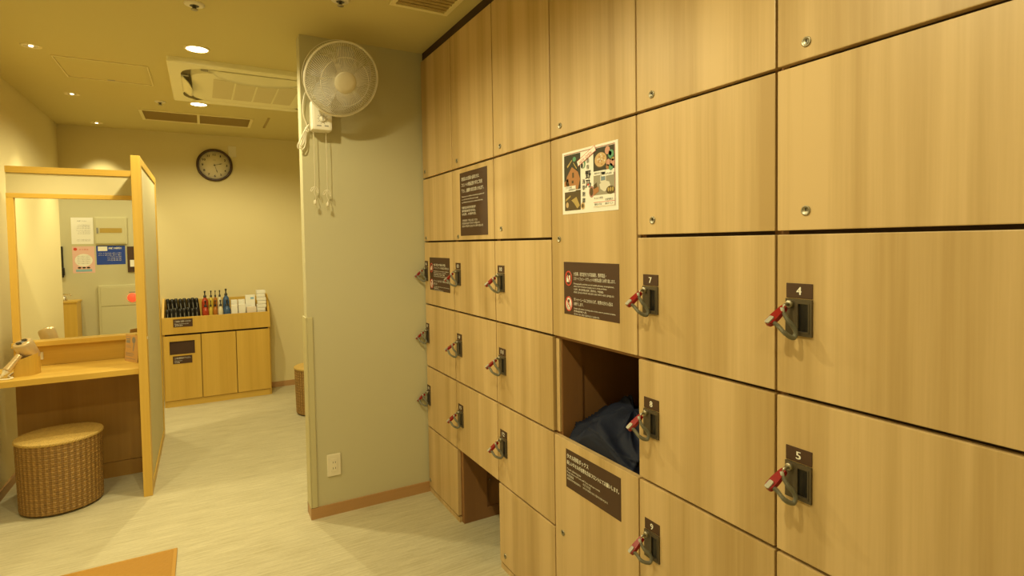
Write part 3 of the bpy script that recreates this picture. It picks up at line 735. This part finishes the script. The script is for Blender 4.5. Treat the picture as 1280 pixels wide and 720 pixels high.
# wall outlet
t = thing('wall_outlet', (.58, YW, .22), 'cream double power outlet low on the wing wall', 'outlet')
MB().box(.545, .617, YW-.005, YW+.004, .213, .333, OFFW, .004).build('cover_plate', t)
MB().box(.566, .597, YW-.0075, YW-.005, .238, .308, OFFW, .001).build('socket_block', t)
q = MB()
for z in (.257, .289):
    for x in (.5755, .5875): q.box(x-.001, x+.001, YW-.0078, YW-.0074, z-.005, z+.005, INKK)
q.build('socket_slots', t)
# clock
def clock():
    cx, cz, r = .124, 2.272, .158
    t = thing('wall_clock', (cx, YB, cz), 'round wall clock with dark brown rim and pale face', 'clock')
    M = frame_M((cx, YB, cz), (0, -1, 0))
    MB().lathe([(r, 0), (r, .02), (r-.006, .030), (r-.016, .032), (r-.022, .022), (r-.022, .012)], M, CLOCKR, 64, caps=False).build('rim', t)
    MB().lathe([(r-.021, .001), (r-.021, .012), (0, .012)], M, CLOCKF, 64, caps=False).build('face', t)
    P = Print((cx-r, YB-.0125, cz+r), (1, 0, 0), (0, -1, 0))
    for n in range(1, 13):
        th = PI/2-n*PI/6; h_ = .030; wd = .014 if n < 10 else .026
        if n in (1,): wd = .008
        if n == 11: wd = .018
        P.text(str(n), r+.104*math.cos(th)-wd/2, r-.104*math.sin(th)+h_*.36, h_, INKK, wd, bold=.0008)
    P.rect(r-.011, r-.052, .022, .003, INKG)
    for n in range(60):
        th = n*PI/30; P.rect(r+.127*math.cos(th)-.0008, r+.127*math.sin(th)-.0008, .0016, .0016, INKK)
    P.build('numerals', t)
    def hand(deg, L_, w_, y, nm):
        th = math.radians(90-deg); d = Vector((math.cos(th), 0, math.sin(th))); s_ = Vector((-d.z, 0, d.x)); c = Vector((cx, y, cz))
        mb = MB(); mb.prism([c-d*.015-s_*w_*.6, c-d*.015+s_*w_*.6, c+d*L_*.55+s_*w_*.6, c+d*L_*.7+s_*w_*1.7, c+d*L_, c+d*L_*.7-s_*w_*1.7, c+d*L_*.55-s_*w_*.6], (0, -.001, 0), INKK); mb.build(nm, t)
    hand(75, .072, .0022, YB-.015, 'hour_hand'); hand(163, .082, .0020, YB-.018, 'minute_hand')
    MB().lathe([(.006, .012), (.006, .021), (0, .021)], M, INKK, 16).build('centre_pin', t)
clock()
t = thing('wall_plate', (.282, YB, 2.365), 'small blank cream wall plate right of the clock', 'wall plate')
MB().box(.247, .317, YB-.008, YB, 2.362, 2.470, OFFW, .003).build('cover_plate', t)
MB().box(.252, .258, YB-.0095, YB-.008, 2.385, 2.400, PAPER).build('indicator', t)

# ------------------------------------------------------------------ vanity: side screen, mirror panel, counter
PX0, PX1, PY0, PY1, PZ = -.348, -.303, 3.942, 5.20, 2.003
t = thing('side_screen', ((PX0+PX1)/2, PY0, 0), 'tall oak framed partition screen beside the vanity', 'partition')
MB().box(PX0, PX1, PY0, PY0+.09, 0, PZ, VWOOD, .002).build('front_post', t)
MB().box(PX0, PX1, PY1-.06, PY1, 0, PZ, VWOOD, .002).build('rear_post', t)
MB().box(PX0, PX1, PY0+.0905, PY1-.0605, PZ-.045, PZ, VWOODY, .002).build('top_rail', t)
MB().box(PX0, PX1, PY0+.0905, PY1-.0605, 0, .055, VWOODY, .002).build('bottom_rail', t)
MB().box(PX0+.006, PX1-.006, PY0+.0905, PY1-.0605, .0555, PZ-.0455, SCREENP).build('infill_panel', t)
MB().box(PX1, PX1+.004, PY0+.02, PY0+.027, .93, .945, OFFW).build('bumper', t)

VX0, VX1, VY = -.998, PX0-.001, 4.40
t = thing('vanity_mirror_panel', ((VX0+VX1)/2, VY, 0), 'oak framed vanity panel holding the large mirror', 'mirror')
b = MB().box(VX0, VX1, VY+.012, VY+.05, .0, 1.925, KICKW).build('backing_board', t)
MB().box(VX0, VX1, VY-.012, VY+.055, 1.9255, 1.964, VWOODX, .002).build('top_rail', t)
MB().box(VX0, VX1, VY, VY+.0118, 1.8045, 1.925, SCREENP).build('upper_infill', t)
MB().box(VX0, VX1, VY-.014, VY+.0118, 1.776, 1.804, VWOODX, .002).build('mirror_top_frame', t)
MB().box(VX0, VX0+.034, VY-.014, VY+.0118, .915, 1.7755, VWOOD, .002).build('mirror_side_frame', t)
MB().box(VX0, VX1, VY-.045, VY+.0118, .885, .9145, VWOODX, .002).build('mirror_ledge', t)
MB().box(VX0+.0345, VX1, VY+.004, VY+.0118, .915, 1.7755, MIRROR).build('mirror_glass', t)
MB().box(VX0, VX1, VY, VY+.0118, .7625, .8845, VWOODX).build('splash_board', t)
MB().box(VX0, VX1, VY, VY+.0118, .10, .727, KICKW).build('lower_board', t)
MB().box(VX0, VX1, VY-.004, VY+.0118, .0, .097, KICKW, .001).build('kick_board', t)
t = MB().box(-1.08, VX1, 3.965, VY-.0005, .728, .762, VWOODX, .002).build('vanity_counter'); tag(t, 'oak counter top below the mirror, fixed to the left wall', 'counter')
t = thing('socket', (-.875, VY, .80), 'small cream socket on the splash board behind the hair dryer', 'socket')
MB().box(-.895, -.862, VY-.012, VY, .800, .845, OFFW, .002).build('cover_plate', t)
MB().box(-.884, -.873, VY-.0135, VY-.012, .815, .830, PAPER).build('switch_rocker', t)

# dryer and its holder
t = thing('dryer_holder', (-.872, 4.17, .762), 'curved oak holder box for the hair dryer on the counter', 'holder')
hb = MB(); ys = (4.075, 4.235)
n = 14; ring = []
for i in range(n+1):                # outline in plan: flat front, rounded right side
    th = -PI/2+PI*i/n; ring.append((-.875+.045*math.cos(th), 4.155+.075*math.sin(th)))
ring += [(-.93, 4.23), (-.93, 4.08)]
def hz(x, y): return .762+.085+.035*max(0, min(1, (x+.93)/.1))
vs = [(x, y, .7625) for x, y in ring]+[(x, y, hz(x, y)) for x, y in ring]
cxm, cym = -.89, 4.155
ins = [(cxm+(x-cxm)*.80, cym+(y-cym)*.84) for x, y in ring]
vs += [(x, y, hz(x, y)) for x, y in ins]+[(x, y, .775) for x, y in ins]
n_ = len(ring); fs = []
for k in range(3):
    for i in range(n_): j = (i+1) % n_; fs.append((k*n_+i, k*n_+j, (k+1)*n_+j, (k+1)*n_+i))
fs += [list(range(n_))[::-1], list(range(3*n_, 4*n_))]
hb.add(vs, fs, VWOOD); hb.build('shell', t)
t = thing('hair_dryer', (-.885, 4.14, .775), 'champagne hair dryer resting tilted in its oak holder', 'hair dryer')
ax = Vector((-.31, -.345, .89)).normalized(); hd = Vector((-.899, 4.122, .948)); M = frame_M(hd, ax)
MB().lathe([(.040, -.108), (.0445, -.100), (.0455, -.02), (.0445, -.004), (.040, 0), (.031, .001)], M, GOLDP, 36, caps=True).build('barrel', t)
q = MB(); q.lathe([(.031, .0012), (.029, -.004), (.013, -.004), (.013, .003), (0, .003)], M, INKG, 32, caps=False)
for i in range(2):
    q.prism([M @ Vector((r_*math.cos(a_), r_*math.sin(a_), .0035)) for r_, a_ in [(.026, x+i*PI) for x in (.5, .9, 1.3, 1.7, 2.1, 2.5)]+[(.009, 2.3+i*PI), (.009, .7+i*PI)]], ax*.002, BLACK)
q.build('air_intake', t)
q = MB(); q.tube(bez([(-.905, 4.095, .880), (-.930, 4.078, .843), (-.955, 4.062, .805)], 8), [.0165]*8+[.0165+.0006*i for i in range(9)], GOLDP, 18)
q.tube([(-.955, 4.062, .805), (-.961, 4.058, .796), (-.966, 4.054, .789), (-.978, 4.047, .772)], [.019, .014, .009, .007], WHITE, 14); q.build('handle', t)
MB().tube(bez([(-.978, 4.047, .772), (-.984, 4.035, .768), (-.965, 4.010, .768), (-.930, 4.015, .768), (-.925, 4.04, .768), (-.945, 4.07, .768), (-.96, 4.12, .768), (-.955, 4.25, .768), (-.91, 4.36, .772), (-.88, 4.386, .82)], 8), .0035, WHITE, 8).build('power_cord', t)
# brochure stand
t = thing('leaflet_stand', (-.40, 4.22, .762), 'kraft card leaflet stand with a dryer picture beside the screen post', 'leaflet')
A = Vector((-.448, 4.285, .7625)); B = Vector((-.372, 4.155, .7625)); nrm = Vector((-.13, -.075, 0)).normalized()
up = Vector((0, 0, 1)); back = -nrm
tp = up*.165+back*.012
MB().prism([A, B, B+tp, A+tp], back*.002, KRAFT).build('front_card', t)
MB().prism([A+back*.022, B+back*.022, B+tp+back*.002, A+tp+back*.002], back*.002, KRAFT).build('rear_card', t)
rgt = (B-A).normalized(); nn = rgt.cross(tp.normalized()); nn = nn if nn.dot(nrm) > 0 else -nn
P = Print(A+tp+nn*.0004, rgt, nn); P.u = tp.normalized()
P.rect(.012, .012, .044, .040, INKG); P.rect(.014, .014, .040, .010, KRAFT, 1); P.rect(.014, .030, .040, .004, KRAFT, 1)
P.disc(.100, .030, .020, .020, INKG); P.poly([(.098, .05), (.110, .05), (.100, .098), (.092, .098)], INKG)
for i, (y, w_) in enumerate(((.066, .05), (.076, .06), (.112, .09), (.120, .10), (.128, .085), (.146, .11))): P.rect(.012, y, w_, .0025, INKG)
P.build('print', t)

# ------------------------------------------------------------------ wicker stools
def stool(x, y, label):
    t = thing('wicker_stool', (x, y, 0), label, 'stool', 'round wicker drum stools')
    r, zb, zt = .196, .012, .398
    nA, nZ = 352, 96; vs = []; fs = []; mid = []
    for j in range(nZ+1):
        z = zb+(zt-zb)*j/nZ
        for i in range(nA):
            th = 2*PI*i/nA; ph = (th/(2*PI)*44) % 1.0
            row = (j//3) % 2; stake = abs(ph-.5) < .2
            over = math.sin(PI*(ph if row == 0 else (ph+.5) % 1))
            off = (.0035*over if not stake else .0015)-(.0018 if j % 3 == 0 else 0)
            rr_ = r-.010*(1-j/nZ)*.8+off
            vs.append((x+rr_*math.cos(th), y+rr_*math.sin(th), z))
    b = MB(); k1 = []; k2 = []
    for j in range(nZ):
        for i in range(nA):
            f = (j*nA+i, j*nA+(i+1) % nA, (j+1)*nA+(i+1) % nA, (j+1)*nA+i)
            ph = ((i+.5)/nA*44) % 1.0
            (k2 if abs(ph-.5) < .2 else k1).append(f)
    b.add(vs, k1, WICK); o_ = b.mi(WICKD)
    for f in k2: b.f.append(list(f)); b.m.append(o_); b.sm.append(False)
    b.build('woven_side', t)
    # top: slightly domed woven disc
    tp = MB(); G = 84; vs = []; idx = {}; fs = []
    for i in range(G+1):
        for j in range(G+1):
            u, v = -1+2*i/G, -1+2*j/G; L_ = math.hypot(u, v)
            if L_ > 1.03: continue
            if L_ > .985: u, v = u/L_*.985, v/L_*.985
            h = zt+.010+.010*(1-min(1, L_)**2)+.0016*((i//2+j//2) % 2)+(.0008 if i % 2 else 0)
            idx[(i, j)] = len(vs); vs.append((x+u*r, y+v*r, h))
    for i in range(G):
        for j in range(G):
            q = [(i, j), (i+1, j), (i+1, j+1), (i, j+1)]
            if all(k in idx for k in q): fs.append([idx[k] for k in q])
    tp.add(vs, fs, WICKT); tp.build('woven_top', t)
    br = MB(); N = 220
    for s_ in (0, 1):
        br.tube([(x+(r+.0015*math.cos(44*th+s_*PI))*math.cos(th), y+(r+.0015*math.cos(44*th+s_*PI))*math.sin(th), zt+.004+.005*math.sin(44*th+s_*PI)) for th in [2*PI*i/N for i in range(N)]], .0055, WICKT, 6, closed=True)
    br.build('braided_rim', t)
    MB().lathe([(r-.016, .010), (r-.012, .010), (r-.010, .02)], Matrix.Translation((x, y, 0)), WICKD, 48).build('base_ring', t)
    for k in range(4):
        th = PI/4+k*PI/2; MB().lathe([(.012, 0), (.012, .010)], Matrix.Translation((x+.16*math.cos(th), y+.16*math.sin(th), 0)), CLASP, 14).build('glide_foot', t)
    return t
s0 = stool(-.748, 4.10, 'round woven wicker drum stool in front of the vanity counter')
s1 = copy_tree(s0); s1.location = (.855, 5.20, 0); s1['label'] = 'round wicker drum stool mostly hidden behind the wing wall'

# mat
t = thing('floor_mat', (-.55, 2.8, 0), 'orange brown woven floor mat in the lower left corner', 'mat')
MB().box(-.99, -.153, 2.42, 3.170, 0.0005, .009, plain('mat_hem', (.50, .27, .045), .7, bump=.4, bscale=400), .003).build('hem', t)
mm = MB(); G1, G2 = 110, 100; vs = []; fs = []
for i in range(G1+1):
    for j in range(G2+1):
        u, v = -.975+.807*i/G1, 2.435+.72*j/G2
        vs.append((u, v, 0.0095+.0045*max(0, math.cos(2*PI*(u/.0294+(.5 if int(v/.018) % 2 else 0)))*math.cos(2*PI*v/.036))))
fs = [(i*(G2+1)+j, (i+1)*(G2+1)+j, (i+1)*(G2+1)+j+1, i*(G2+1)+j+1) for i in range(G1) for j in range(G2)]
mm.add(vs, fs, plain('mat_weave', (.43, .22, .03), .75), True); mm.build('woven_field', t)

# ------------------------------------------------------------------ amenity cabinet
AX0, AX1, AY = -.346, .550, 6.03
t = thing('amenity_cabinet', ((AX0+AX1)/2, AY, 0), 'oak amenity cabinet with an open display tray against the back wall', 'cabinet')
c = MB(); c.box(AX0, AX0+.018, AY+.02, YB-.002, 0, .672, VWOOD); c.box(AX1-.018, AX1, AY+.02, YB-.002, 0, .672, VWOOD); c.box(AX0+.018, AX1-.018, YB-.012, YB-.002, 0, .672, VWOOD); c.box(AX0+.018, AX1-.018, AY+.025, YB-.012, .655, .671, GAP)
c.build('carcass', t)
MB().box(AX0+.0185, AX1-.0185, AY+.012, AY+.024, 0, .058, VWOODX).build('plinth', t)
xs = [-.341, -.043, .249, .546]
for i in range(3):
    d = MB(); x0, x1 = xs[i]+.003, xs[i+1]-.003
    if i: d.box(x0, x1, AY, AY+.019, .063, .658, VWOOD, .001); door = d.build('door', t)
    else:
        sx0, sx1, sz0, sz1 = -.294, -.094, .484, .607
        for q in ((x0, sx0, .063, .658), (sx1, x1, .063, .658), (sx0, sx1, .063, sz0), (sx0, sx1, sz1, .658)): d.box(q[0], q[1], AY, AY+.019, q[2], q[3], VWOOD)
        door = d.build('door', t)
        MB().box(sx0+.001, sx1-.001, AY+.010, AY+.014, sz0+.001, sz1-.001, plain('dark_flap', (.055, .024, .010), .6)).build('push_flap', door)
# tray
MB().box(AX0, AX1, AY-.008, AY+.008, .675, .828, VWOODX if False else VWOOD, .0015).build('tray_front', t)
MB().box(AX0+.0185, AX1-.0185, AY+.0085, YB-.012, .675, .69, VWOODX).build('tray_floor', t)
for a, b_ in ((AX0, AX0+.018), (AX1-.018, AX1)):
    MB().prism([(a, AY+.0085, .675), (a, YB-.002, .675), (a, YB-.002, .985), (a, AY+.18, .985), (a, AY+.0085, .830)], (b_-a, 0, 0), VWOODY).build('tray_side', t)
MB().box(AX0+.0185, AX1-.0185, YB-.0115, YB-.002, .675, .965, VWOODX).build('tray_back', t)
MB().box(AX0+.0185, AX1-.0185, AY+.145, YB-.012, .6905, .76, VWOODX).build('tray_step', t)
def small_sign(x, z, wd, ht, y, label, lines):
    q = thing('label_plate', (x+wd/2, y, z-ht), label, 'sign')
    MB().box(x, x+wd, y-.0015, y, z-ht, z, SIGNB).build('board', q)
    P = Print((x, y-.0015, z), (1, 0, 0), (0, -1, 0))
    for s_, a, b_, h_, w_ in lines: P.text(s_, a, b_, h_, INKW, w_)
    P.build('lettering', q)
small_sign(-.258, .811, .153, .073, AY-.008, 'small brown label plate on the front of the amenity tray', [('ご自由にお使いください', .012, .028, .019, .128), ('Please feel free to use', .012, .048, .012, .110), ('请随意使用', .012, .063, .011, .06)])
small_sign(-.271, .471, .153, .072, AY, 'small brown label plate under the dark slot of the cabinet', [('ゴミ箱 使用済みアメニティ', .012, .028, .019, .128), ('Waste box', .012, .048, .012, .060), ('垃圾箱', .012, .063, .011, .04)])

# black wrapped brushes: two rows of eight
def brush(x, y, z, h, lean, label):
    q = thing('brush_packet', (x, y, z), label, 'brush', 'black brush packets in the tray')
    d = Vector((lean, .06, 1)).normalized(); o_ = Vector((x, y, z+.002))
    M = frame_M(o_, d, (0, 1, 0))
    mb = MB(); mb.lathe([(.010, 0), (.0158, .008), (.0162, h*.55), (.0165, h*.88), (.0155, h*.97), (.006, h)], M, BLACK, 12); mb.build('sleeve', q)
    M2 = M.copy(); mb = MB(); mb.prism([M @ Vector((-.003+k*.006, -.0161, h*.15)) for k in (0, 1)]+[M @ Vector((-.003+k*.006, -.0166, h*.8)) for k in (1, 0)], (M.to_3x3() @ Vector((0, -.0008, 0))), plain('painted_sheen', (.22, .22, .20), .35)); mb.build('sheen_stripe', q)  # highlight on the black sleeve, put in as a lighter grey strip
ordn = ['leftmost', 'second from left', 'third from left', 'fourth from left', 'fifth from left', 'sixth from left', 'seventh from left', 'rightmost']
for i in range(8):
    brush(-.286+.0335*i, AY+.200, .7605, .225-.004*(i % 2), -.10+.012*random.random(), 'black brush packet in the back row of the tray, '+ordn[i])
for i in range(8):
    brush(-.296+.0335*i, AY+.060, .6905, .205+.006*(i % 3), -.05+.012*random.random(), 'black brush packet in the front row of the tray, '+ordn[i])
# pump bottles
def bottle(x, y, z, h, r, col, label):
    q = thing('pump_bottle', (x, y, z), label, 'bottle', 'pump bottles in the amenity tray')
    M = Matrix.Translation((x, y, z))
    mt = plain('bottle_'+col, {'red': (.40, .045, .015), 'amber': (.42, .15, .02), 'yellow': (.62, .46, .06), 'cream': (.72, .66, .46), 'blue': (.045, .10, .22)}[col], .25)
    MB().lathe([(r*.9, 0), (r, .004), (r, h*.62), (r*.86, h*.70), (r*.45, h*.76), (r*.42, h*.78)], M, mt, 24).build('body', q)
    c = MB(); c.lathe([(r*.46, h*.775), (r*.46, h*.84), (r*.2, h*.85), (r*.18, h*.94), (r*.3, h*.95), (r*.3, h), (0, h)], M, BLACK, 16)
    c.box(x-.004, x+.004, y-.035, y, z+h*.955, z+h*.99, BLACK); c.build('pump', q)
    P = Print((x-r*.5, y-r-.0005, z+h*.45), (1, 0, 0), (0, -1, 0)); P.disc(r*.5, h*.08, r*.38, r*.5, INKW if col != 'cream' else INKG); P.build('front_label', q)
for i, (x, col, r) in enumerate(((.0, 'red', .028), (.052, 'yellow', .020), (.0885, 'amber', .0165), (.126, 'cream', .020), (.180, 'blue', .029))):
    bottle(x, AY+.200, .7605, .285+(.012 if col == 'blue' else 0), r, col, col+' pump bottle standing in the back row of the tray')
for i, (x, col, r) in enumerate(((.003, 'red', .0265), (.0465, 'yellow', .0165), (.084, 'amber', .0205), (.128, 'cream', .023), (.184, 'blue', .0295))):
    bottle(x, AY+.075, .6905, .27, r, col, col+' pump bottle standing in the front row of the tray')
def packet(name, x0, x1, y0, y1, z0, z1, mat, label, cat, extra=None):
    q = thing(name, ((x0+x1)/2, (y0+y1)/2, z0), label, cat)
    MB().box(x0, x1, y0, y1, z0, z1, mat, .003).build('carton', q)
    mb = MB()
    if extra == 'seam': mb.box(x0+.004, x1-.004, y0-.0006, y0+.001, (z0+z1)/2-.001, (z0+z1)/2+.001, INKG)
    if extra == 'blue': mb.box(x0+.045, x0+.075, y0-.0006, y0+.001, z1-.04, z1-.02, plain('print_sky', (.25, .45, .62), .6))
    if extra == 'pink': mb.box(x0+.01, x1-.01, y0-.0006, y0+.001, z0+.05, z0+.055, plain('print_pink', (.75, .33, .24), .7))
    if mb.v: mb.build('print', q)
packet('paper_packet', .218, .274, AY+.05, AY+.125, .6905, .905, PAPER, 'upright white paper packet next to the blue bottles, lower one', 'packet', 'seam')
packet('paper_packet', .222, .276, AY+.15, AY+.22, .7605, .945, PAPER, 'white paper packet behind, directly right of the blue bottles', 'packet', 'seam')
packet('paper_packet', .281, .342, AY+.05, AY+.125, .6905, .908, PAPER, 'upright white paper packet, second right of the blue bottles', 'packet', 'seam')
packet('paper_packet', .284, .342, AY+.15, AY+.22, .7605, .945, PAPER, 'white paper packet behind the second upright packet', 'packet', 'seam')
packet('cotton_packet', .348, .434, AY+.15, AY+.22, .7605, .985, PAPER, 'pale cotton packet with a blue print in the back of the tray', 'packet', 'blue')
packet('cotton_packet', .352, .436, AY+.05, AY+.125, .6905, .875, plain('pinkish_paper', (.80, .70, .58), .7), 'pale pinkish cotton packet in front of the blue printed one', 'packet', 'pink')
# tall stack of folded paper towels
t = thing('paper_towel_stack', (.490, AY+.10, .6905), 'tall wavy stack of white paper towels at the right end of the tray', 'paper towels')
for i in range(10):
    z = .6905+i*.0345; dx = .004*math.sin(i*1.3); tw = .003*(i % 2)
    MB().box(.447+dx-tw, .522+dx+tw, AY+.055, AY+.145, z+.0005, z+.0335, PAPER, .006).build('folded_towel', t)

# ------------------------------------------------------------------ rear wall seen in the mirror
def rsign(name, x_l, z_t, wd, ht, mat, label, cat, draw):   # faces +Y; x_l = larger X (left when facing the wall)
    q = thing(name, (x_l-wd/2, YR, z_t-ht), label, cat)
    MB().box(x_l-wd, x_l, YR+.0002, YR+.0015, z_t-ht, z_t, mat).build('sheet', q)
    P = Print((x_l, YR+.0015, z_t), (-1, 0, 0), (0, 1, 0)); draw(P, wd, ht); P.build('lettering', q)
BOXP = plain('painted_steel_box', (.58, .54, .33), .5); BLUEP = plain('blue_poster', (.012, .055, .38), .6); PINKP = plain('pink_poster', (.78, .50, .44), .7); 
def d1(P, w_, h_):
    P.text('入浴のご案内', w_*.28, h_*.15, .016, INKG, w_*.44)
    for i, k in enumerate((.3, .36, .42, .5, .56, .62, .85, .89)): P.text('ご利用のお客様へお願い申し上げます', w_*.14, h_*k, .010, INKG, w_*(.55+.03*(i % 4)))
rsign('paper_notice', -1.093, 1.828, .203, .303, PAPER, 'white paper notice, upper left in the mirror', 'notice', d1)
def d2(P, w_, h_):
    P.disc(w_*.5, h_*.52, w_*.40, h_*.24, PAPER, 1, 28); P.disc(w_*.86, h_*.10, .017, .017, INKR, 1); P.text('お知らせ', w_*.28, h_*.14, .02, INKR, w_*.42)
    for k in (.38, .45, .52, .59, .66): P.text('お子様連れのお客様へのお願い', w_*.2, h_*k, .011, INKG, w_*.6, l=2)
    for i in range(3): P.disc(w_*(.3+.2*i), h_*.82, .016, .016, plain('print_skin', (.7, .42, .28), .7), 1); P.disc(w_*(.3+.2*i), h_*.80, .017, .009, INKK, 2)
    P.rect(w_*.14, h_*.86, w_*.72, h_*.09, plain('print_water', (.25, .45, .55), .7), 3)
rsign('pink_poster', -1.091, 1.497, .204, .305, PINKP, 'pink bordered poster below the white notice in the mirror', 'poster', d2)
def d3(P, w_, h_):
    P.text('大浴場のご案内', w_*.12, h_*.18, .026, INKW, w_*.45, bold=.0008); P.rect(w_*.62, h_*.04, w_*.32, h_*.24, PAPER, 1)
    for k in (.42, .52, .62, .72, .8): P.text('お客様へのお願い 温泉をお楽しみください', w_*.14, h_*k, .011, INKW, w_*(.5+.3*(k < .6)))
rsign('blue_poster', -.800, 1.503, .275, .221, BLUEP, 'blue poster with white writing in the mirror', 'poster', d3)
q = thing('breaker_box', (-.928, YR, 1.52), 'cream wall box with a small brass plate in the mirror', 'breaker box')
MB().box(-1.079, -.777, YR, YR+.03, 1.519, 1.836, BOXP, .004).build('frame', q)
MB().box(-1.068, -.788, YR+.03, YR+.036, 1.530, 1.825, BOXP, .003).build('door', q)
MB().box(-1.06, -1.045, YR+.036, YR+.045, 1.645, 1.71, INKG).build('handle', q)
MB().box(-1.03, -.82, YR+.036, YR+.039, 1.652, 1.706, plain('brass_plate', (.50, .36, .10), .4, metal=.6)).build('name_plate', q)
q = thing('wall_panel', (-.73, YR, 1.18), 'dark brown control panel at the right edge of the mirror', 'control panel')
MB().box(-.780, -.690, YR, YR+.02, 1.186, 1.49, SIGNB, .003).build('body', q); MB().box(-.755, -.715, YR+.02, YR+.024, 1.25, 1.33, PAPER).build('card', q)
q = thing('hydrant_cabinet', (-.82, YR, 0), 'pale steel hydrant cabinet with a round red lamp in the mirror', 'cabinet')
MB().box(-1.068, -.51, YR, YR+.05, .10, 1.04, BOXP, .006).build('frame', q)
MB().box(-1.045, -.53, YR+.05, YR+.058, .80, 1.02, BOXP, .003).build('upper_door', q); MB().box(-1.045, -.53, YR+.05, YR+.058, .12, .79, BOXP, .003).build('lower_door', q)
MB().lathe([(.05, 0), (.048, .012), (.03, .024), (0, .028)], frame_M((-.742, YR+.058, .885), (0, 1, 0)), emit('red_lamp', (1, .06, .02), 1.4), 28).build('red_lamp', q)
MB().box(-.775, -.715, YR+.058, YR+.060, .945, .955, INKG).build('caption', q)
q = thing('side_table', (-1.32, .86, 0), 'narrow oak cabinet in the entry recess seen in the mirror', 'cabinet')
MB().box(-1.52, -1.235, YR+.002, YR+.26, 0, .872, VWOOD, .002).build('body', q); MB().box(-1.53, -1.225, YR+.002, YR+.27, .8725, .892, VWOODX, .002).build('top', q)
q = thing('soap_dispenser', (-1.36, .85, .892), 'chrome dispenser on the oak cabinet seen in the mirror', 'dispenser')
MB().lathe([(.03, .001), (.032, .02), (.02, .05), (.012, .055)], Matrix.Translation((-1.36, .86, .892)), CHROME, 20).build('body', q); MB().tube([(-1.36, .86, .945), (-1.36, .86, .965), (-1.30, .90, .965), (-1.29, .91, .955)], .008, CHROME, 10).build('spout', q)
q = thing('wall_phone', (-1.385, YR, 1.16), 'black wall handset at the edge of the mirror', 'phone')
MB().box(-1.42, -1.375, YR, YR+.03, 1.15, 1.50, BLACK, .006).build('cradle', q); MB().box(-1.405, -1.36, YR+.03, YR+.06, 1.17, 1.26, BLACK, .01).build('handset', q)
